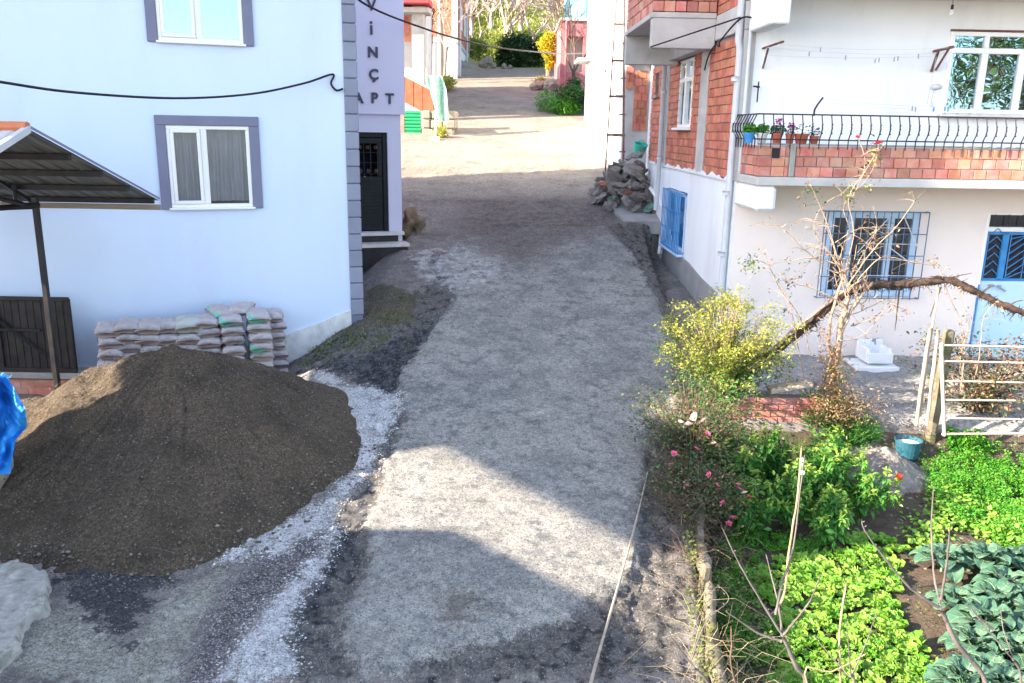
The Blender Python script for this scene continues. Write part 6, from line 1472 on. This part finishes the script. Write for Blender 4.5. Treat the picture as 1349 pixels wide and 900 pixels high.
# bucket, mound, ball
q=atY(1199,566,10.35);B=thing('bucket','dark teal plastic bucket standing at the foot of the leaning poles','bucket',(q.x,10.35,Z0(q.x,10.35)))
m=MB();m.lathe([(.001,.0),(.13,0),(.165,.22),(.175,.225),(.175,.245),(.16,.245),(.125,.02),(.001,.02)],(0,0,0),22);m.build('body',m_plast,B,False);m=MB();m.lathe([(.001,.19),(.15,.19)],(0,0,0),20);m.build('water',m_white,B)
n=110;gx_=np.linspace(3.9,5.4,n);gy2=np.linspace(9.2,10.6,n);AX,AY=np.meshgrid(gx_,gy2);ah=.34*np.clip(1-np.hypot((AX-4.72)/.55,(AY-9.95)/.5),-.1,1);ah=ah+vnoise(AX,AY,7,91)*.05+vnoise(AX,AY,22,92)*.03+vnoise(AX,AY,45,93)*.015
AZ=gz(AX,AY)+ah;ii=np.arange(n*n).reshape(n,n);kq=(ah>-.03)[:-1,:-1];f=np.stack([ii[:-1,:-1],ii[:-1,1:],ii[1:,1:],ii[1:,:-1]],-1)[kq];u_,inv_=np.unique(f,return_inverse=True)
o=npmesh('ash_mound',np.stack([AX,AY,AZ],-1).reshape(-1,3)[u_],inv_.reshape(-1,4),M('ash_earth',(.20,.18,.165),(.30,.275,.255),scale=9,bump=1,bscale=40,bdist=.02,c3=(.12,.1,.09),s3=5),smooth=True);tag(o,'small mound of grey earth and ash in front of the bucket','earth mound')
q=atY(1190,588,9.55);m=MB();m.lathe([(.001,-.045),(.03,-.035),(.045,0),(.03,.035),(.001,.042)],(0,0,0),14);o=m.build('persimmon',M('orange_fruit',(.75,.10,.03),rough=.5),None,True);o.location=(q.x,q.y,Z0(q.x,q.y)+.16);tag(o,'small orange red fruit lying on the grey earth mound','fruit')
# brick wall piece and board at vine foot
BWp=thing('brick_wall','low red brick wall stub under the vine between shrub and leafy plants','wall',(3.6,10.62,Z0(3.5,10.6)))
m=MB();bricks(m,-.75,.62,-.1,.36,0,.2,.09,th=.2,seed=51,jit=.012);m.build('bricks',m_brickp,BWp);m=MB();m.box(-.74,.61,.02,.17,-.1,.35);m.build('mortar',m_mortar,BWp)
a,b_=atY(1013,514,10.66),atY(1068,504,10.66);print('board',a,b_,Z0(3.5,10.6));m=MB();m.cbox(0,(b_-a).length,-.1,.12,-.03,.03,.008);o=m.build('stone_board',m_post);o.location=a;o.rotation_euler=(0,-math.atan2(b_.z-a.z,b_.x-a.x),0);tag(o,'pale flat board resting on the brick stub beside the vine','board')
# tap basin
q=RF.w(*(RF.py(1127,482,-.75)[0],-.75,0));TB=thing('tap_basin','white painted masonry washing basin standing by the pinkish wall','basin',(q.x,q.y,Z0(q.x+.3,q.y)),RA)
m=MB();m.cbox(0,.68,-.05,.5,-.08,.09,.015);m.build('plinth',m_white,TB)
m=MB();m.cbox(.18,.58,.0,.06,.13,.30,.012);m.cbox(.18,.24,.061,.4,.13,.36,.012);m.cbox(.52,.58,.061,.4,.13,.36,.012);m.cbox(.18,.58,.401,.46,.13,.42,.012);m.box(.24,.52,.062,.4,.131,.2);m.build('trough',m_white,TB)
m=MB();m.tube([(.40,.39,.40),(.40,.30,.42),(.40,.27,.37)],.015,6);m.lathe([(.001,0),(.03,0),(.03,.02),(.001,.02)],(.4,.33,.43),8);m.build('tap',m_bar,TB)
stick('wooden_pole',[atZ(1095,526,.36),atZ(1150,518,.37),atZ(1209,508,.38)],[.014,.014,.012],m_barkl,'thin tan stick lying across the yard behind the bucket','stick',5,.1)
# ledge kerb along the yard edge
# long pole on road
pA=onG(853,629);pB=onG(779,905);stick('long_pole',[Vector((pA.x,pA.y,Z0(pA.x,pA.y)+.05)),Vector(((pA.x*.62+pB.x*.38)+.02,pA.y*.62+pB.y*.38,Z0(pA.x*.6+pB.x*.4,pA.y*.6+pB.y*.4)+.05)),Vector((pB.x,pB.y,Z0(pB.x,pB.y)+.045)),Vector((pB.x-.1,pB.y-.5,.03))],[.007,.010,.0125,.013],m_post,'long thin pale pole lying lengthwise on the roadway','pole',7,.12,5,7)
# white tipped cane + dry stems
C1=thing('cut_cane','tall pale cane with white bulbous tip in front of the leafy plants','cane',(2.35,6.9,Z0(2.35,6.9)))
m=MB();gnarl(m,rel([Vector((2.32,6.9,Z0(2.35,6.9)-.05)),atY(1031,790,6.9),atY(1040,720,6.9),atY(1050,660,6.9),atY(1056,588,6.9)],C1),[.012,.011,.010,.009,.006],5,6,5,.25);m.build('cane',m_straw,C1,True)
m=MB()
for (u,v,r) in ((1056.5,606,.022),(1057,623,.026),(1056,612,.016)):
    q=rel([atY(u,v,6.9)],C1)[0];m.lathe([(.001,-r),(r*.8,-r*.5),(r,0),(r*.7,r*.6),(.001,r)],q,9)
m.build('node',m_white,C1,True)
def sap(name,label,trunkpx,branches,y,mat,r=.02,cat='sapling'):
    b0_=atY(*trunkpx[0],y);gx0=Vector((b0_.x+.02,y-.05,Z0(b0_.x,y)-.05))
    t=thing(name,label,cat,gx0);m=MB();gnarl(m,rel([gx0]+[atY(u,v,y) for u,v in trunkpx],t),[r*1.2]+[r*(1-.12*i) for i in range(len(trunkpx))],7,8,5,.2);m.build('trunk',mat,t,True)
    for i,bp in enumerate(branches):
        m=MB();k=len(bp);pts=[atY(u,v,y+ (0.0 if j==0 else .12*math.sin(i*2.1)*j)) for j,(u,v) in enumerate(bp)];gnarl(m,rel(pts,t),[r*.62*(1-.72*j/(k-1)) for j in range(k)],i+9,6,6,.35)
        # buds
        for j in range(k-1):
            for w in (.35,.8):
                q=rel([pts[j].lerp(pts[j+1],w)],t)[0];a=R.uniform(0,6);m.tube([q,q+Vector((math.cos(a)*.018,.01*math.sin(a),.012))],[.005,.002],4)
        m.build('branch',mat,t,True)
    return t
sap('young_tree','young bare tree with four grey branches in front of the lettuce',[(1062,905),(1050,880),(1031,838)],[[(1031,838),(1005,795),(975,745),(950,692)],[(1031,838),(1026,800),(1018,765),(1009,730)],[(1033,836),(1050,815),(1068,790),(1082,755)],[(1030,845),(1000,835),(970,815),(955,805)],[(1022,810),(1030,770),(1045,720),(1055,640),(1060,600)]],5.15,m_twigd,.017)
sap('young_tree','young bare tree with a long left branch in front of the cabbage plants',[(1300,905),(1262,850),(1240,803)],[[(1240,803),(1200,775),(1165,735),(1140,700),(1135,685)],[(1240,803),(1231,760),(1227,700),(1230,640)],[(1240,790),(1247,745),(1252,690)],[(1310,830),(1290,815),(1275,795)]],5.25,m_twigd,.019)
sap('young_tree','slim bare sapling at the bottom edge between lettuce and cabbages',[(1125,905),(1120,890)],[[(1121,892),(1140,850),(1155,805)],[(1120,892),(1095,865),(1070,835)],[(1121,892),(1118,850),(1115,815)]],5.05,m_twigd,.010)
sap('young_tree','bare grey sapling beside the dry stalks at the lower road edge',[(935,905),(915,880)],[[(915,880),(885,840),(870,800),(866,765)],[(910,872),(930,820),(960,790),(945,770)]],5.1,m_twigd,.010)
sap('bare_twig','single bare dark stem at the lower right corner',[(1345,905),(1335,870)],[[(1335,870),(1310,840),(1290,820),(1282,815)],[(1335,868),(1322,830),(1318,800)]],5.0,m_twigd,.009,'stem')
stick('dry_cane',[Vector((2.5,5.35,-.4)),atY(1107,880,5.3),atY(1106,830,5.3),atY(1115,768,5.3)],[.010,.009,.008,.005],m_straw,'pale tan dry stem rising before the lettuce bed','stem',6,.3,8)
stick('dry_cane',[Vector((1.85,5.2,-.35)),atY(966,890,5.15),atY(964,850,5.15),atY(963,825,5.15)],[.008,.008,.007,.005],m_bark,'short dark stem standing in the dry stalks at the bottom','stem',6,.3,9)
# withered bean pods
stick('dry_cane',[Vector((2.4,5.15,-.4)),atY(1060,888,5.1),atY(1095,885,5.1),atY(1140,862,5.1)],[.007,.006,.005,.004],m_straw,'thin dry stem bending right along the bottom edge','stem',5,.3,10)
# ---- weeds by left house corner
def sw_(R):
    x=R.uniform(-3.6,-1.6);y=R.uniform(12.4,14.6)
    return (x,y,gground(x,y)) if mn.noise(Vector((x*1.5,y*1.5,4)))>.05 else None
grass('corner_weeds',1400,sw_,.05,l_olive,'tiny green weeds at the grey corner of the pale blue house',.3,4,.7)
# tree behind the viewpoint, seen mirrored in the balcony window
tree('leafy_tree',(17,-6,-.3),10.5,55,m_bark,'leafy tree standing behind the viewpoint, mirrored in the balcony window','tree',None,4,.16,l_olive,14000,.13,.6,m_bark,.3,.02,lrad=.5)
# ================================================================== ADDED SHADE BLOCKS out of view (shape the sun patches on road and heap)
SB=thing('shade_block','low house shaped block added unseen left of the viewpoint to shade the road','house',(-12,4,0))  # added unseen block, its height set by the shadow on the near road
m=MB();m.box(-4,4,-5,1.03,-.3,3.65);m.build('wall',m_white,SB)
m=MB();m.prism([(-5.2,3.66),(1.0,3.66),(-.6,4.2),(-2,4.4),(-5.2,4.4)],8.2,'x',-4.1);m.build('roof',m_orange,SB)
SB2=thing('shade_block','tall stepped block added unseen beyond the carport to shape the sun patches','house',(-17.5,10,0))  # added unseen block that shades the roadway and the yard
m=MB();m.box(-4,4,-1.4,4,-.3,15);m.build('ground_floor_wall',m_cream,SB2)
m=MB();m.box(3,4,-4.95,-1.41,5.85,7.7);m.box(3,4,-4.5,-1.41,7.75,15);m.build('shade_wing',m_cream,SB2)  # wing added to cut off the sun patch at its far edge
m=MB();m.prism([(-4.96,6.35),(-7.8,7.14),(-7.8,8.3),(-4.96,7.6)],.4,'x',3.85);m.build('shade_strip',m_orange,SB2)  # sloped strip added only to trim the right side of the sun patch

W3=MB();W3.box(-.15,.15,-1.9,-.05,-.2,3.5);W3.box(-.15,.15,-.049,.95,-.2,3.72);W3.box(-.15,.15,.951,1.05,-.2,3.5);o=W3.build('shade_wall',m_conc);o.location=(-9,6.35,0);tag(o,'plain stepped wall added out of view to keep sun off the heap front','wall')  # added unseen wall, stepped to block sun from the heap's front slope
# ================================================================== LIGHT, WORLD, CAMERA
W_=bpy.data.worlds.new('World');S.world=W_;W_.use_nodes=True;nt=W_.node_tree;bg=nt.nodes['Background']
sky=N(nt,'ShaderNodeTexSky');sky.sky_type='NISHITA';sky.sun_disc=False
sd_=Vector((-math.cos(SE)*math.cos(SA),math.cos(SE)*math.sin(SA),math.sin(SE)))  # towards the sun
sky.sun_elevation=SE;sky.sun_rotation=math.atan2(sd_.x,sd_.y);sky.air_density=1.;sky.dust_density=1.2;sky.ozone_density=1.5;sky.altitude=200
hs=N(nt,'ShaderNodeHueSaturation');hs.inputs['Saturation'].default_value=.76;nt.links.new(sky.outputs[0],hs.inputs['Color']);nt.links.new(hs.outputs[0],bg.inputs[0]);bg.inputs[1].default_value=SKY
sl=bpy.data.lights.new('sun','SUN');sl.energy=SUN;sl.angle=math.radians(.55);sl.color=(1,.84,.65);so=bpy.data.objects.new('sun',sl);COL.objects.link(so);so.rotation_euler=(-sd_).to_track_quat('-Z','Y').to_euler()
cd=bpy.data.cameras.new('camera');cam=bpy.data.objects.new('camera',cd);COL.objects.link(cam);S.camera=cam
cd.sensor_width=36;cd.lens=36*F/1349;cd.clip_start=.05;cd.clip_end=600
cam.matrix_world=Matrix(((CR.x,CU.x,-CF.x,0),(CR.y,CU.y,-CF.y,0),(CR.z,CU.z,-CF.z,CZ),(0,0,0,1)))
S.view_settings.view_transform='Standard';S.view_settings.look='None';S.view_settings.exposure=EXPO;S.view_settings.gamma=1;S.view_settings.use_curve_mapping=False
S.cycles.max_bounces=6;S.cycles.diffuse_bounces=4;S.cycles.transparent_max_bounces=8;S.cycles.use_denoising=True
S.cycles.caustics_reflective=False;S.cycles.caustics_refractive=False
